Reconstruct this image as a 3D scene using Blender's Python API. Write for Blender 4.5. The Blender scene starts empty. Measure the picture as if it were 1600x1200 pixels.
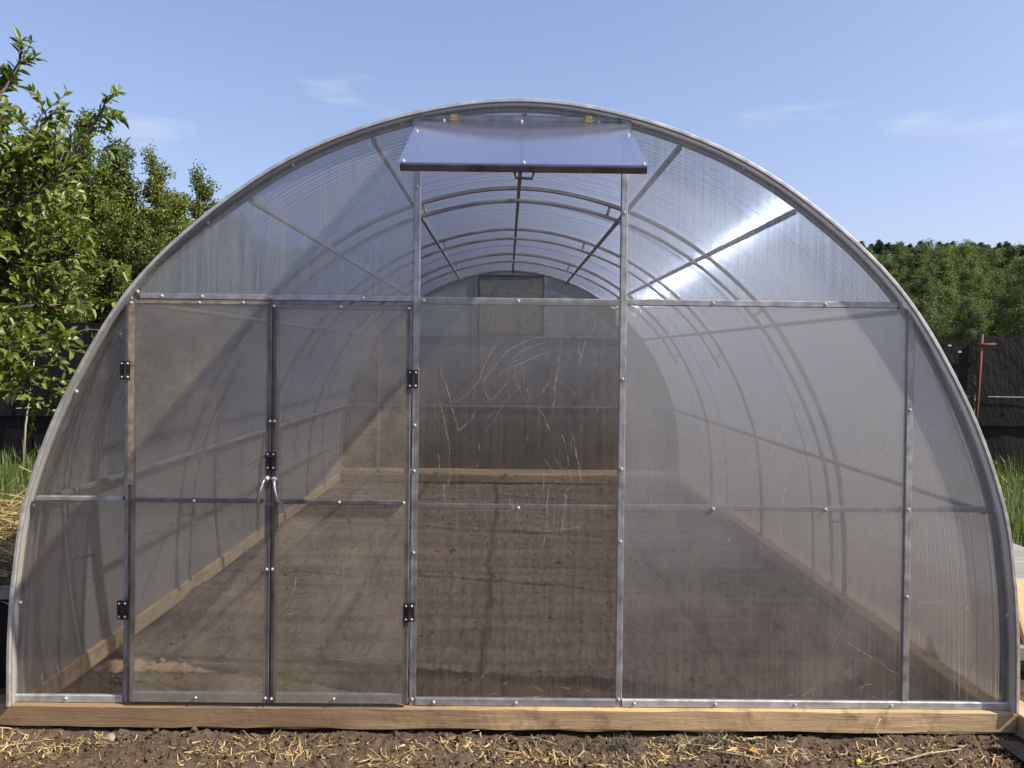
import bpy, math, random
import numpy as np
from mathutils import Matrix, Vector

# ------------------------------------------------------------------ camera, sky, sun, exposure
scene = bpy.context.scene
COL = scene.collection
R = math.radians

cam_data = bpy.data.cameras.new("camera")
cam_data.sensor_width = 36.0
cam_data.lens = 36.0 * 1233.0 / 1600.0
cam_data.shift_y = -35.0 / 1600.0
cam_data.clip_start = 0.05
cam_data.clip_end = 5000.0
cam = bpy.data.objects.new("camera", cam_data)
COL.objects.link(cam)
cam.matrix_world = (Matrix.Translation((-0.03, -3.10, 1.47)) @ Matrix.Rotation(R(-0.4), 4, 'Z')
                    @ Matrix.Rotation(R(89.5), 4, 'X') @ Matrix.Rotation(R(0.65), 4, 'Z'))
scene.camera = cam

SUN = Vector((0.70, -0.22, 0.71)).normalized()      # direction towards the sun
SUN_EL = math.asin(SUN.z)
SUN_ROT = math.atan2(SUN.x, SUN.y)

world = bpy.data.worlds.new("World")
scene.world = world
world.use_nodes = True
wn, wl = world.node_tree.nodes, world.node_tree.links
wn.clear()
w_out = wn.new('ShaderNodeOutputWorld')
w_bg = wn.new('ShaderNodeBackground')
w_sky = wn.new('ShaderNodeTexSky')
w_sky.sky_type = 'NISHITA'
w_sky.sun_disc = False
w_sky.sun_elevation = SUN_EL
w_sky.sun_rotation = SUN_ROT
w_sky.altitude = 100.0
w_sky.air_density = 1.0
w_sky.dust_density = 2.4
w_sky.ozone_density = 3.0
w_bg.inputs['Strength'].default_value = 0.115
# thin wisps of cloud low in the sky, all the way round
w_geo = wn.new('ShaderNodeTexCoord')
w_map = wn.new('ShaderNodeMapping')
w_map.inputs['Scale'].default_value = (2.2, 2.2, 11.0)
w_map.inputs['Location'].default_value = (4.0, 4.0, 4.0)
w_noise = wn.new('ShaderNodeTexNoise')
w_noise.inputs['Scale'].default_value = 1.5
w_noise.inputs['Detail'].default_value = 7.0
w_noise.inputs['Roughness'].default_value = 0.55
w_ramp = wn.new('ShaderNodeMapRange')
w_ramp.inputs['From Min'].default_value = 0.60
w_ramp.inputs['From Max'].default_value = 0.80
w_ramp.inputs['To Max'].default_value = 0.6
w_mix = wn.new('ShaderNodeMix')
w_mix.data_type = 'RGBA'
w_mix.inputs[7].default_value = (4.0, 4.3, 4.7, 1)
wl.new(w_geo.outputs['Generated'], w_map.inputs['Vector'])
wl.new(w_map.outputs['Vector'], w_noise.inputs['Vector'])
wl.new(w_noise.outputs['Fac'], w_ramp.inputs['Value'])
wl.new(w_ramp.outputs['Result'], w_mix.inputs[0])
w_gam = wn.new('ShaderNodeGamma')
w_gam.inputs['Gamma'].default_value = 0.8
w_mul = wn.new('ShaderNodeMix')
w_mul.data_type = 'RGBA'
w_mul.blend_type = 'MULTIPLY'
w_mul.inputs[0].default_value = 1.0
w_mul.inputs[7].default_value = (1.27, 1.205, 1.34, 1)
wl.new(w_sky.outputs['Color'], w_gam.inputs['Color'])
wl.new(w_gam.outputs['Color'], w_mul.inputs[6])
wl.new(w_mul.outputs[2], w_mix.inputs[6])
wl.new(w_mix.outputs[2], w_bg.inputs['Color'])
wl.new(w_bg.outputs['Background'], w_out.inputs['Surface'])

sun_data = bpy.data.lights.new("sun", 'SUN')
sun_data.energy = 5.0
sun_data.angle = R(0.55)
sun_data.color = (1.0, 0.925, 0.80)
sun = bpy.data.objects.new("sun", sun_data)
COL.objects.link(sun)
sun.location = (6, -2, 8)
sun.rotation_euler = SUN.to_track_quat('Z', 'Y').to_euler()

scene.view_settings.view_transform = 'Standard'
scene.view_settings.look = 'None'
scene.view_settings.gamma = 1.0
scene.view_settings.exposure = 0.85
scene.render.engine = 'CYCLES'
cy = scene.cycles
cy.use_denoising = True
try:
    cy.denoiser = 'OPENIMAGEDENOISE'
except Exception:
    pass
cy.max_bounces = 8
cy.diffuse_bounces = 3
cy.glossy_bounces = 3
cy.transmission_bounces = 4
cy.transparent_max_bounces = 24
cy.caustics_reflective = False
cy.caustics_refractive = False
cy.sample_clamp_indirect = 6.0

# ------------------------------------------------------------------ helpers
rng = np.random.default_rng(7)
random.seed(7)


def tag(o, label=None, cat=None, group=None, kind=None):
    if label: o['label'] = label
    if cat: o['category'] = cat
    if group: o['group'] = group
    if kind: o['kind'] = kind
    return o


def empty(name, loc=(0, 0, 0), rz=0.0):
    o = bpy.data.objects.new(name, None)
    COL.objects.link(o)
    o.empty_display_size = 0.1
    o.location = loc
    o.rotation_euler = (0, 0, rz)
    return o


def link(name, me, parent=None, loc=None, rot=None):
    o = bpy.data.objects.new(name, me)
    COL.objects.link(o)
    if parent is not None: o.parent = parent
    if loc is not None: o.location = loc
    if rot is not None: o.rotation_euler = rot
    return o


def copy_tree(o, parent=None):
    c = o.copy()
    COL.objects.link(c)
    c.parent = parent
    for ch in list(o.children):
        copy_tree(ch, c)
    return c


class MB:
    """collects boxes, bars and swept tubes into one mesh"""
    def __init__(self):
        self.v, self.f = [], []

    def add(self, vs, fs):
        n = len(self.v)
        self.v += [tuple(p) for p in vs]
        self.f += [tuple(n + i for i in q) for q in fs]
        return self

    def box(self, a, b):
        x0, y0, z0 = a; x1, y1, z1 = b
        return self.add([(x0, y0, z0), (x1, y0, z0), (x1, y1, z0), (x0, y1, z0), (x0, y0, z1), (x1, y0, z1), (x1, y1, z1), (x0, y1, z1)],
                        [(0, 3, 2, 1), (4, 5, 6, 7), (0, 1, 5, 4), (1, 2, 6, 5), (2, 3, 7, 6), (3, 0, 4, 7)])

    def sweep(self, pts, w, h, side, ch=0.2, round_n=0):
        """tube of section w (along side) x h along a polyline, corners chamfered"""
        pts = [Vector(p) for p in pts]
        side = Vector(side).normalized()
        if round_n:
            sec = [(0.5 * math.cos(2 * math.pi * k / round_n), 0.5 * math.sin(2 * math.pi * k / round_n)) for k in range(round_n)]
        else:
            c = 0.5 - ch
            sec = [(-.5, -c), (-c, -.5), (c, -.5), (.5, -c), (.5, c), (c, .5), (-c, .5), (-.5, c)]
        n = len(sec)
        vs, fs = [], []
        for i, p in enumerate(pts):
            t = (pts[min(i + 1, len(pts) - 1)] - pts[max(i - 1, 0)]).normalized()
            s = (side - t * side.dot(t))
            s = s.normalized() if s.length > 1e-6 else t.orthogonal().normalized()
            u = t.cross(s).normalized()
            ww = w[i] if isinstance(w, (list, tuple)) else w
            hh = h[i] if isinstance(h, (list, tuple)) else h
            vs += [p + s * (a * ww) + u * (b * hh) for a, b in sec]
        for i in range(len(pts) - 1):
            for k in range(n):
                a, b = i * n + k, i * n + (k + 1) % n
                fs.append((a, b, b + n, a + n))
        fs.append(tuple(range(n - 1, -1, -1)))
        fs.append(tuple((len(pts) - 1) * n + k for k in range(n)))
        return self.add(vs, fs)

    def bar(self, p0, p1, w=0.022, h=0.022, side=(0, 1, 0), ch=0.1):
        return self.sweep([p0, p1], w, h, side, ch)

    def prism(self, poly, y0, y1):
        n = len(poly)
        vs = [(x, y0, z) for x, z in poly] + [(x, y1, z) for x, z in poly]
        fs = [tuple(range(n)), tuple(range(2 * n - 1, n - 1, -1))]
        fs += [(i, i + n, (i + 1) % n + n, (i + 1) % n) for i in range(n)]
        return self.add(vs, fs)

    def mesh(self, name, mat, smooth=False):
        me = bpy.data.meshes.new(name)
        me.from_pydata(self.v, [], self.f)
        if mat: me.materials.append(mat)
        if smooth: me.polygons.foreach_set('use_smooth', [True] * len(me.polygons))
        me.update()
        return me

    def build(self, name, mat, parent=None, smooth=False, loc=None):
        return link(name, self.mesh(name, mat, smooth), parent, loc)


def np_mesh(name, V, F, mat, var=None, smooth=False):
    """numpy arrays to a mesh; F is (n,k)"""
    me = bpy.data.meshes.new(name)
    n, k = F.shape
    me.vertices.add(len(V))
    me.vertices.foreach_set('co', np.asarray(V, np.float32).ravel())
    me.loops.add(n * k)
    me.loops.foreach_set('vertex_index', F.astype(np.int32).ravel())
    me.polygons.add(n)
    me.polygons.foreach_set('loop_start', np.arange(0, n * k, k, dtype=np.int32))
    me.polygons.foreach_set('loop_total', np.full(n, k, np.int32))
    if smooth: me.polygons.foreach_set('use_smooth', np.ones(n, bool))
    if var is not None:
        at = me.attributes.new('var', 'FLOAT', 'POINT')
        at.data.foreach_set('value', np.asarray(var, np.float32))
    if mat: me.materials.append(mat)
    me.update(calc_edges=True)
    me.validate()
    return me


def vnoise(x, y, seed=0):
    """value noise on arrays"""
    xi, yi = np.floor(x).astype(np.int64), np.floor(y).astype(np.int64)
    fx, fy = x - xi, y - yi
    fx, fy = fx * fx * (3 - 2 * fx), fy * fy * (3 - 2 * fy)

    def h(a, b):
        n = (a * 374761393 + b * 668265263 + seed * 974711) & 0xffffffff
        n = ((n ^ (n >> 13)) * 1274126177) & 0xffffffff
        return ((n ^ (n >> 16)) & 0xffff) / 65535.0
    return (h(xi, yi) * (1 - fx) + h(xi + 1, yi) * fx) * (1 - fy) + (h(xi, yi + 1) * (1 - fx) + h(xi + 1, yi + 1) * fx) * fy


def fbm(x, y, seed=0, octs=4):
    s, a, t = 0, 0.5, 0
    for k in range(octs):
        s = s + a * vnoise(x * 2 ** k, y * 2 ** k, seed + k); t += a; a *= 0.5
    return s / t


# ------------------------------------------------------------------ materials
class NT:
    def __init__(self, name):
        self.m = bpy.data.materials.new(name)
        self.m.use_nodes = True
        self.n, self.l = self.m.node_tree.nodes, self.m.node_tree.links
        self.n.clear()
        self.out = self.n.new('ShaderNodeOutputMaterial')

    def node(self, typ, props=None, **ins):
        nd = self.n.new(typ)
        for k, v in (props or {}).items(): setattr(nd, k, v)
        for k, v in ins.items():
            self.put(nd.inputs[int(k[1:]) if k[0] == '_' and k[1:].isdigit() else k.replace('_', ' ')], v)
        return nd

    def put(self, sock, v):
        if hasattr(v, 'is_output') or isinstance(v, bpy.types.NodeSocket): self.l.new(v, sock)
        elif isinstance(v, (tuple, list)) and sock.type == 'RGBA' and len(v) == 3: sock.default_value = (*v, 1)
        else: sock.default_value = v

    def math(self, op, a, b=0.0, c=0.0, clamp=False):
        nd = self.node('ShaderNodeMath', {'operation': op, 'use_clamp': clamp}, _0=a, _1=b, _2=c)
        return nd.outputs[0]

    def mixc(self, f, a, b, blend='MIX'):
        nd = self.node('ShaderNodeMix', {'data_type': 'RGBA', 'blend_type': blend}, _0=f, _6=a, _7=b)
        return nd.outputs[2]

    def rng(self, v, a, b, c=0.0, d=1.0):
        nd = self.node('ShaderNodeMapRange', None, Value=v, From_Min=a, From_Max=b, To_Min=c, To_Max=d)
        return nd.outputs[0]

    def noise(self, vec, scale, detail=3.0, rough=0.55, dist=0.0):
        nd = self.node('ShaderNodeTexNoise', None, Vector=vec, Scale=scale, Detail=detail, Roughness=rough, Distortion=dist)
        return nd.outputs[0]

    def pos(self, scale=(1, 1, 1), obj=True):
        if obj: src = self.node('ShaderNodeTexCoord').outputs['Object']
        else: src = self.node('ShaderNodeNewGeometry').outputs['Position']
        return self.node('ShaderNodeMapping', None, Vector=src, Scale=scale).outputs[0]

    def shmix(self, f, a, b):
        return self.node('ShaderNodeMixShader', None, _0=f, _1=a, _2=b).outputs[0]

    def bump(self, h, strength=0.3, dist=0.01):
        return self.node('ShaderNodeBump', None, Height=h, Strength=strength, Distance=dist).outputs[0]

    def done(self, sh):
        self.l.new(sh, self.out.inputs['Surface'])
        return self.m


def simple(name, c0, c1, scale=8.0, rough=0.7, metal=0.0, bump=0.2, stretch=(1, 1, 1), bdist=0.004, obj=True, spec=0.5, det=5.0):
    t = NT(name)
    p = t.pos(stretch, obj)
    n = t.noise(p, scale, det)
    col = t.mixc(t.rng(n, 0.32, 0.68), c0, c1)
    b = t.node('ShaderNodeBsdfPrincipled', None, Base_Color=col, Roughness=t.rng(n, 0.2, 0.8, max(rough - .12, .05), min(rough + .12, 1)), Metallic=metal)
    b.inputs['Specular IOR Level'].default_value = spec
    if bump: t.put(b.inputs['Normal'], t.bump(t.noise(p, scale * 4, 4.0), bump, bdist))
    return t.done(b.outputs[0])


def polycarb(name, tint=(.90, .915, .92), haze=0.12, dirt=0.10, dirt_col=(.38, .305, .22), axis='Z', streak=0.5, speck=0.0, gloss=0.10, refl=0.8, edge=0.0, splash=0.0, mist=0.0, algae=0.0, milk_col=(.80, .81, .80)):
    """twin-wall polycarbonate: clear body, milky haze, flutes along one axis, dust with a shape of its own, gloss"""
    t = NT(name)
    g = t.node('ShaderNodeNewGeometry')
    P = g.outputs['Position']
    fq = 230.0 if axis == 'X' else 95.0
    sc = {'Z': (1, 1, .025), 'X': (.02, 1, 1), 'Y': (1, .03, 1), 'R': (.02, 1, .02)}[axis]
    st = t.node('ShaderNodeMapping', None, Vector=P, Scale=sc).outputs[0]
    fl = t.noise(st, fq, 3.0, .6)                      # flute streaks
    big = t.noise(P, 1.3, 4.0, .6)
    mid = t.noise(P, 7.0, 5.0, .65)
    fine = t.noise(P, 240.0, 2.0, .6)
    # dust amount
    d = t.math('MULTIPLY', t.rng(big, .35, .75, .35, 1.7), t.rng(mid, .3, .75, .5, 1.5))
    d = t.math('MULTIPLY', d, t.rng(fl, .35, .70, 1 - streak, 1 + streak))
    if speck: d = t.math('MULTIPLY', d, t.rng(fine, .35, .68, 1 - speck, 1 + speck))
    d = t.math('MULTIPLY', d, dirt, clamp=True)
    if splash:      # mud splash and dust film on the lower part of the sheet
        zz = t.node('ShaderNodeSeparateXYZ', None, Vector=P).outputs[2]
        sp = t.rng(t.math('ADD', zz, t.math('MULTIPLY', big, .9)), .9, 1.9, splash, 0.0)
        d = t.math('ADD', d, sp, clamp=True)
    hz = t.math('MULTIPLY', t.rng(fl, .35, .7, 1 - .6 * streak, 1 + .6 * streak), haze, clamp=True)
    if mist:        # dried condensation, heavier on the upper part of the sheet, with a ragged lower edge
        zm = t.node('ShaderNodeSeparateXYZ', None, Vector=P).outputs[2]
        hz = t.math('ADD', hz, t.rng(t.math('ADD', zm, t.math('MULTIPLY', t.math('ADD', big, t.math('MULTIPLY', mid, .4)), .9)), .95, 1.9, 0.0, mist), clamp=True)
    lw = t.node('ShaderNodeLayerWeight', None, Blend=.5).outputs['Facing']
    hz = t.math('ADD', hz, t.math('MULTIPLY', t.math('POWER', lw, 2.5), edge), clamp=True)
    clear = t.node('ShaderNodeBsdfTransparent', None, Color=tint).outputs[0]
    milk = t.shmix(.55, t.node('ShaderNodeBsdfDiffuse', None, Color=milk_col).outputs[0],
                   t.node('ShaderNodeBsdfTranslucent', None, Color=milk_col).outputs[0])
    dcol = t.mixc(mid, dirt_col, tuple(min(1, c * 1.35) for c in dirt_col))
    if algae: dcol = t.mixc(t.rng(t.noise(P, 3.2, 5.0, .65), .56, .68, 0, algae), dcol, (.27, .31, .10))
    dust = t.shmix(.35, t.node('ShaderNodeBsdfDiffuse', None, Color=dcol).outputs[0], t.node('ShaderNodeBsdfTranslucent', None, Color=dcol).outputs[0])
    sh = t.shmix(hz, clear, milk)
    sh = t.shmix(d, sh, dust)
    bm = t.bump(t.math('ADD', fl, t.math('MULTIPLY', mid, .8)), .12, .004)
    gl = t.node('ShaderNodeBsdfGlossy', None, Color=(1, 1, 1), Roughness=gloss, Normal=bm).outputs[0]
    fr = t.math('MULTIPLY_ADD', t.math('POWER', lw, 4.0), refl, .035, clamp=True)
    return t.done(t.shmix(fr, sh, gl))


def leafmat(name, dark, light, trans=.35, rough=.45, tint=(.9, 1.0, .35)):
    t = NT(name)
    v = t.node('ShaderNodeAttribute', {'attribute_name': 'var'}).outputs['Fac']
    oi = t.node('ShaderNodeObjectInfo').outputs['Random']
    vv = t.math('ADD', t.math('MULTIPLY', v, .68), t.math('MULTIPLY', oi, .32))
    col = t.mixc(vv, dark, light)
    d = t.node('ShaderNodeBsdfPrincipled', None, Base_Color=col, Roughness=rough).outputs[0]
    tr = t.node('ShaderNodeBsdfTranslucent', None, Color=t.mixc(1.0, col, tint, 'MULTIPLY')).outputs[0]
    return t.done(t.shmix(trans, d, tr))


def woodmat(name, axis='X', dark=(.20, .095, .036), light=(.50, .30, .135), stain=(.07, .04, .022), treated=None):
    t = NT(name)
    P = t.node('ShaderNodeNewGeometry').outputs['Position']
    sc = {'X': (.07, 1, 1), 'Y': (1, .07, 1), 'Z': (1, 1, .07)}[axis]
    q = t.node('ShaderNodeMapping', None, Vector=P, Scale=sc).outputs[0]
    gr = t.noise(q, 55.0, 6.0, .65, .6)
    fine = t.noise(q, 260.0, 3.0, .6)
    broad = t.noise(P, 1.6, 3.0)
    blot = t.noise(P, 9.0, 6.0, .7)
    col = t.mixc(t.rng(gr, .3, .7), dark, light)
    col = t.mixc(t.rng(broad, .40, .60, 0, .75), col, t.mixc(.5, dark, light))
    col = t.mixc(t.rng(blot, .52, .72, 0, .8), col, stain)
    col = t.mixc(t.rng(fine, .55, .75, 0, .35), col, (.55, .40, .24))
    if treated:     # brown wood stain brushed on one end of the beam, running out unevenly
        xx = t.node('ShaderNodeSeparateXYZ', None, Vector=P).outputs[0]
        f = t.rng(t.math('ADD', xx, t.math('MULTIPLY', t.noise(q, 9.0, 5.0, .7), 2.2)), .35, 1.35, .85, 0.0)
        col = t.mixc(f, col, t.mixc(gr, *treated))
    b = t.node('ShaderNodeBsdfPrincipled', None, Base_Color=col, Roughness=.8)
    t.put(b.inputs['Normal'], t.bump(t.math('ADD', t.math('MULTIPLY', fine, .5), gr), .5, .004))
    return t.done(b.outputs[0])


M = {}
M['metal'] = simple('galvanised_tube', (.24, .24, .245), (.42, .42, .42), 22, .46, .70, .2)
M['metal_brown'] = simple('weathered_tube', (.27, .235, .205), (.42, .38, .345), 9, .5, .55, .15)
M['metal_dark'] = simple('dark_tube', (.07, .065, .07), (.16, .15, .15), 12, .45, .5, .15)
M['rust_strip'] = simple('rusty_stile', (.16, .11, .075), (.36, .30, .22), 30, .7, .2, .3)
M['black_iron'] = simple('black_hinge_paint', (.012, .012, .013), (.03, .03, .032), 40, .35, .3, .1)
M['zinc'] = simple('bright_zinc', (.62, .62, .60), (.80, .80, .78), 60, .25, .9, .05)
M['washer'] = simple('pale_washer', (.38, .38, .36), (.58, .58, .55), 60, .4, .3, .05)
M['brass'] = simple('yellow_zinc', (.45, .32, .10), (.65, .50, .20), 60, .35, .8, .05)
M['profile'] = polycarb('end_profile', tint=(.70, .70, .70), haze=.50, dirt=.22, axis='Z', streak=.2, gloss=.25, refl=.4)
M['alu'] = simple('aluminium_strip', (.42, .42, .41), (.62, .61, .59), 25, .4, .6, .1)
WARM = (.60, .52, .43)
M['pc_front'] = polycarb('front_polycarbonate', haze=.03, dirt=.075, axis='Z', streak=.6, milk_col=WARM)
M['pc_milky'] = polycarb('milky_polycarbonate', haze=.05, dirt=.10, axis='Z', streak=.4, speck=.3, milk_col=(.67, .68, .70), mist=.33)
M['pc_upper'] = polycarb('upper_polycarbonate', haze=.15, dirt=.05, axis='Z', streak=.9)
M['pc_bright'] = polycarb('bright_polycarbonate', haze=.16, dirt=.04, axis='Z', streak=.9)
M['pc_door'] = polycarb('door_polycarbonate', haze=.035, dirt=.22, dirt_col=(.48, .41, .31), axis='X', streak=.22, speck=.6, milk_col=WARM, algae=.45)
M['pc_roof'] = polycarb('roof_polycarbonate', tint=(.70, .75, .86), haze=.12, dirt=.06, axis='R', streak=.25, gloss=.16, refl=.25, splash=.46, dirt_col=(.46, .365, .265))
M['pc_vent'] = polycarb('vent_polycarbonate', tint=(.66, .70, .84), haze=.16, dirt=.04, axis='Z', streak=.15, gloss=.03, refl=1.4, milk_col=(.52, .58, .85))
t = NT('flute_rib')
g1 = t.node('ShaderNodeBsdfGlossy', None, Color=(.86, .92, 1), Roughness=.14).outputs[0]
g2 = t.node('ShaderNodeBsdfGlossy', None, Color=(.86, .92, 1), Roughness=.48).outputs[0]
M['rib'] = t.done(t.shmix(.85, t.node('ShaderNodeBsdfTransparent', None, Color=(.95, .96, .98)).outputs[0], t.shmix(.52, g1, g2)))
M['wood'] = woodmat('base_timber', dark=(.25, .150, .072), light=(.56, .41, .22), treated=((.11, .064, .033), (.245, .152, .082)))
M['wood_dark'] = woodmat('dark_base_timber', 'X', (.15, .068, .027), (.33, .165, .07))
M['wood_y'] = woodmat('side_timber', 'Y', (.30, .18, .075), (.58, .39, .19))
M['wood_grey'] = simple('grey_board', (.13, .125, .12), (.24, .23, .215), 20, .8, 0, .4, (.1, 1, 1))
M['film'] = simple('black_film', (.005, .0045, .005), (.010, .009, .010), 5, .55, 0, .5, (1, 1, .4), .03, spec=.16)
M['rust'] = simple('rusty_pipe', (.08, .020, .011), (.15, .04, .021), 30, .8, .1, .4)
M['bark'] = simple('tree_bark', (.05, .04, .03), (.13, .11, .085), 25, .9, 0, .6, (1, 1, .25), .01)
M['twig'] = simple('dry_twig', (.22, .17, .11), (.42, .35, .24), 60, .85, 0, .3, (1, 1, 1), .002)
M['stone'] = simple('pale_stone', (.14, .115, .09), (.26, .225, .185), 40, .8, 0, .4)
M['dust_line'] = None
t = NT('dust_scratch')
sm = t.shmix(t.rng(t.noise(t.pos((1, 1, 1), False), 45, 4), .38, .66, .04, .62), t.node('ShaderNodeBsdfTransparent').outputs[0],
             t.shmix(.4, t.node('ShaderNodeBsdfDiffuse', None, Color=(.60, .55, .46)).outputs[0], t.node('ShaderNodeBsdfTranslucent', None, Color=(.55, .5, .42)).outputs[0]))
M['dust_line'] = t.done(sm)
M['leaf_near'] = leafmat('orchard_leaf', (.026, .044, .009), (.205, .265, .045), .38, .40)
M['leaf_pop'] = leafmat('poplar_leaf', (.026, .046, .009), (.25, .30, .050), .40, .42)
M['leaf_forest'] = leafmat('forest_leaf', (.040, .066, .026), (.205, .255, .085), .38, .6)
M['leaf_far'] = leafmat('far_conifer_needles', (.022, .042, .026), (.05, .08, .045), .15, .7)
M['grass'] = leafmat('green_grass', (.035, .060, .014), (.13, .17, .04), .35, .5)
M['straw'] = leafmat('straw', (.13, .085, .04), (.56, .43, .20), .2, .6, (1, .9, .6))
M['yleaf'] = leafmat('yellow_leaf', (.45, .26, .04), (.70, .45, .08), .3, .5, (1, .9, .5))

t = NT('soil')
P = t.node('ShaderNodeNewGeometry').outputs['Position']
n1, n2, n3 = t.noise(P, 3.0, 5), t.noise(P, 45, 6, .7), t.noise(P, 260, 3, .7)
fur = t.noise(t.node('ShaderNodeMapping', None, Vector=P, Scale=(.25, 3.2, 1)).outputs[0], 2.2, 5, .6)
col = t.mixc(t.rng(n2, .3, .7), (.056, .037, .025), (.132, .092, .061))
col = t.mixc(t.rng(fur, .45, .62, 0, .6), col, (.052, .038, .030))
col = t.mixc(t.rng(n3, .58, .72, 0, .55), col, (.26, .205, .145))
col = t.mixc(t.rng(n1, .5, .7, 0, .5), col, (.125, .095, .066))
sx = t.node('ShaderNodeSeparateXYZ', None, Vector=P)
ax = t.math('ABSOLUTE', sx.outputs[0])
ins = t.math('MULTIPLY', t.rng(sx.outputs[1], .05, .10), t.rng(ax, 1.95, 1.90), clamp=True)      # raked soil under cover, its colour lightened in place of more light inside
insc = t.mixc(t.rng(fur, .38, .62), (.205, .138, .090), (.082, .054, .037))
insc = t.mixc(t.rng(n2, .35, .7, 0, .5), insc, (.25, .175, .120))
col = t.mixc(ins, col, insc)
gm = t.math('MAXIMUM', t.rng(t.math('ADD', ax, t.math('MULTIPLY', n1, .8)), 2.7, 3.0), t.rng(sx.outputs[1], 7.2, 7.6), clamp=True)
gm = t.math('MULTIPLY', gm, t.rng(t.math('ADD', sx.outputs[1], n1), .6, 1.6), clamp=True)
col = t.mixc(gm, col, t.mixc(n2, (.035, .060, .016), (.11, .12, .045)))
b = t.node('ShaderNodeBsdfPrincipled', None, Base_Color=col, Roughness=.95)
b.inputs['Specular IOR Level'].default_value = .15
t.put(b.inputs['Normal'], t.bump(t.math('ADD', n2, t.math('MULTIPLY', n3, .5)), .8, .012))
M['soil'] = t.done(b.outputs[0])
M['hill'] = simple('hill_meadow', (.030, .050, .018), (.045, .070, .026), .05, .95, 0, 0, obj=False, spec=0.0)

# ------------------------------------------------------------------ ground, hill
def axis_coords(segs):
    out = []
    for a, b, s in segs:
        out += list(np.linspace(a, b, max(2, int(round((b - a) / s)) + 1))[:-1])
    out.append(segs[-1][1])
    return np.array(out)

gx = axis_coords([(-1500, -60, 240), (-60, -8, 6.5), (-8, -2.6, .3), (-2.6, 2.6, .0095), (2.6, 8, .3), (8, 60, 6.5), (60, 1500, 240)])
gy = axis_coords([(-400, -10, 65), (-10, -1.2, .8), (-1.2, -.5, .05), (-.5, .06, .008), (.06, 6.2, .033), (6.2, 12, .5), (12, 80, 7), (80, 1500, 200)])
GX, GY = np.meshgrid(gx, gy)


def ground_h(x, y):
    near = np.clip(1 - np.maximum(np.abs(x) - 2.6, 0) / 1.5, 0, 1) * np.clip(1 - np.maximum(-y - 1.0, 0) / 1.5, 0, 1) * np.clip((7 - y) / .8, 0, 1)
    out = (y < -.05)
    h = (fbm(x * 3.1, y * 3.1, 3, 3) - .5) * .035
    h = h + (fbm(x * 22, y * 22, 11, 3) - .5) * .030
    h = h + np.maximum(fbm(x * 70, y * 70, 21, 2) - .52, 0) * .045
    ins = (fbm(x * .5, y * 2.4, 31, 3) - .5) * .07 + (fbm(x * 1.4, y * 7.0, 41, 3) - .5) * .045
    h = np.where(out, h, h * .8 + ins)
    return near * h - .004 - .010 * near


GZ = ground_h(GX, GY)
ny_, nx_ = GX.shape
idx = np.arange(nx_ * ny_).reshape(ny_, nx_)
GF = np.stack([idx[:-1, :-1], idx[:-1, 1:], idx[1:, 1:], idx[1:, :-1]], -1).reshape(-1, 4)
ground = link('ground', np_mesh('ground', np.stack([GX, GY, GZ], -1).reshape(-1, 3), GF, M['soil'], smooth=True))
tag(ground, kind='structure')

hx = np.linspace(-600, 900, 61)
hy = np.array([70, 90, 120, 180, 260, 340, 420, 500, 540, 620, 900.])
hz = np.array([-.5, 1.5, 7, 18, 31, 44, 57, 67, 67, 60, 40.])
HX, HY = np.meshgrid(hx, hy)
HZ = np.repeat(hz[:, None], len(hx), 1) * (1 + .05 * (fbm(HX * .006, HY * .0, 5, 3) - .5))
hi = np.arange(HX.size).reshape(HX.shape)
HF = np.stack([hi[:-1, :-1], hi[:-1, 1:], hi[1:, 1:], hi[1:, :-1]], -1).reshape(-1, 4)
tag(link('hill', np_mesh('hill', np.stack([HX, HY, HZ], -1).reshape(-1, 3), HF, M['hill'], smooth=True)), kind='structure')

# ------------------------------------------------------------------ greenhouse
X0 = 0.018
prof_half = [(1.962, .09), (1.960, .35), (1.942, .61), (1.893, .91), (1.752, 1.29), (1.507, 1.705), (1.19, 2.017), (.83, 2.252), (.41, 2.402), (0, 2.455)]
ctrl = [(s, z) for s, z in prof_half] + [(-s, z) for s, z in prof_half[-2::-1]]


def catmull(pts, per=6):
    P = [Vector((2 * pts[0][0] - pts[1][0], 2 * pts[0][1] - pts[1][1]))] + [Vector(p) for p in pts] + [Vector((2 * pts[-1][0] - pts[-2][0], 2 * pts[-1][1] - pts[-2][1]))]
    out = []
    for i in range(1, len(P) - 2):
        for k in range(per):
            u = k / per
            a, b, c, d = P[i - 1], P[i], P[i + 1], P[i + 2]
            out.append(.5 * ((2 * b) + (c - a) * u + (2 * a - 5 * b + 4 * c - d) * u * u + (3 * b - a - 3 * c + d) * u ** 3))
    out.append(P[-2])
    return out


PROF = catmull(ctrl)          # right base -> top -> left base


def off(d):
    """profile moved inwards by d, as (x, z)"""
    out = []
    for i, p in enumerate(PROF):
        t = (PROF[min(i + 1, len(PROF) - 1)] - PROF[max(i - 1, 0)]).normalized()
        n = Vector((t.y, -t.x))          # outward on this winding
        q = p - n * d
        out.append((q.x + X0, max(q.y, .09)))
    return out


def half_at(z, d, sgn):
    """x of the profile (inset d) at height z on one side"""
    pts = [p for p in off(d) if (p[0] - X0) * sgn >= -1e-6]
    pts.sort(key=lambda p: p[1])
    for a, b in zip(pts, pts[1:]):
        if a[1] <= z <= b[1] and b[1] > a[1]:
            return a[0] + (b[0] - a[0]) * (z - a[1]) / (b[1] - a[1])
    return pts[-1][0]


def top_at(x, d):
    pts = sorted(off(d))
    for a, b in zip(pts, pts[1:]):
        if a[0] <= x <= b[0]: return a[1] + (b[1] - a[1]) * (x - a[0]) / max(b[0] - a[0], 1e-9)
    return .1


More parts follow.
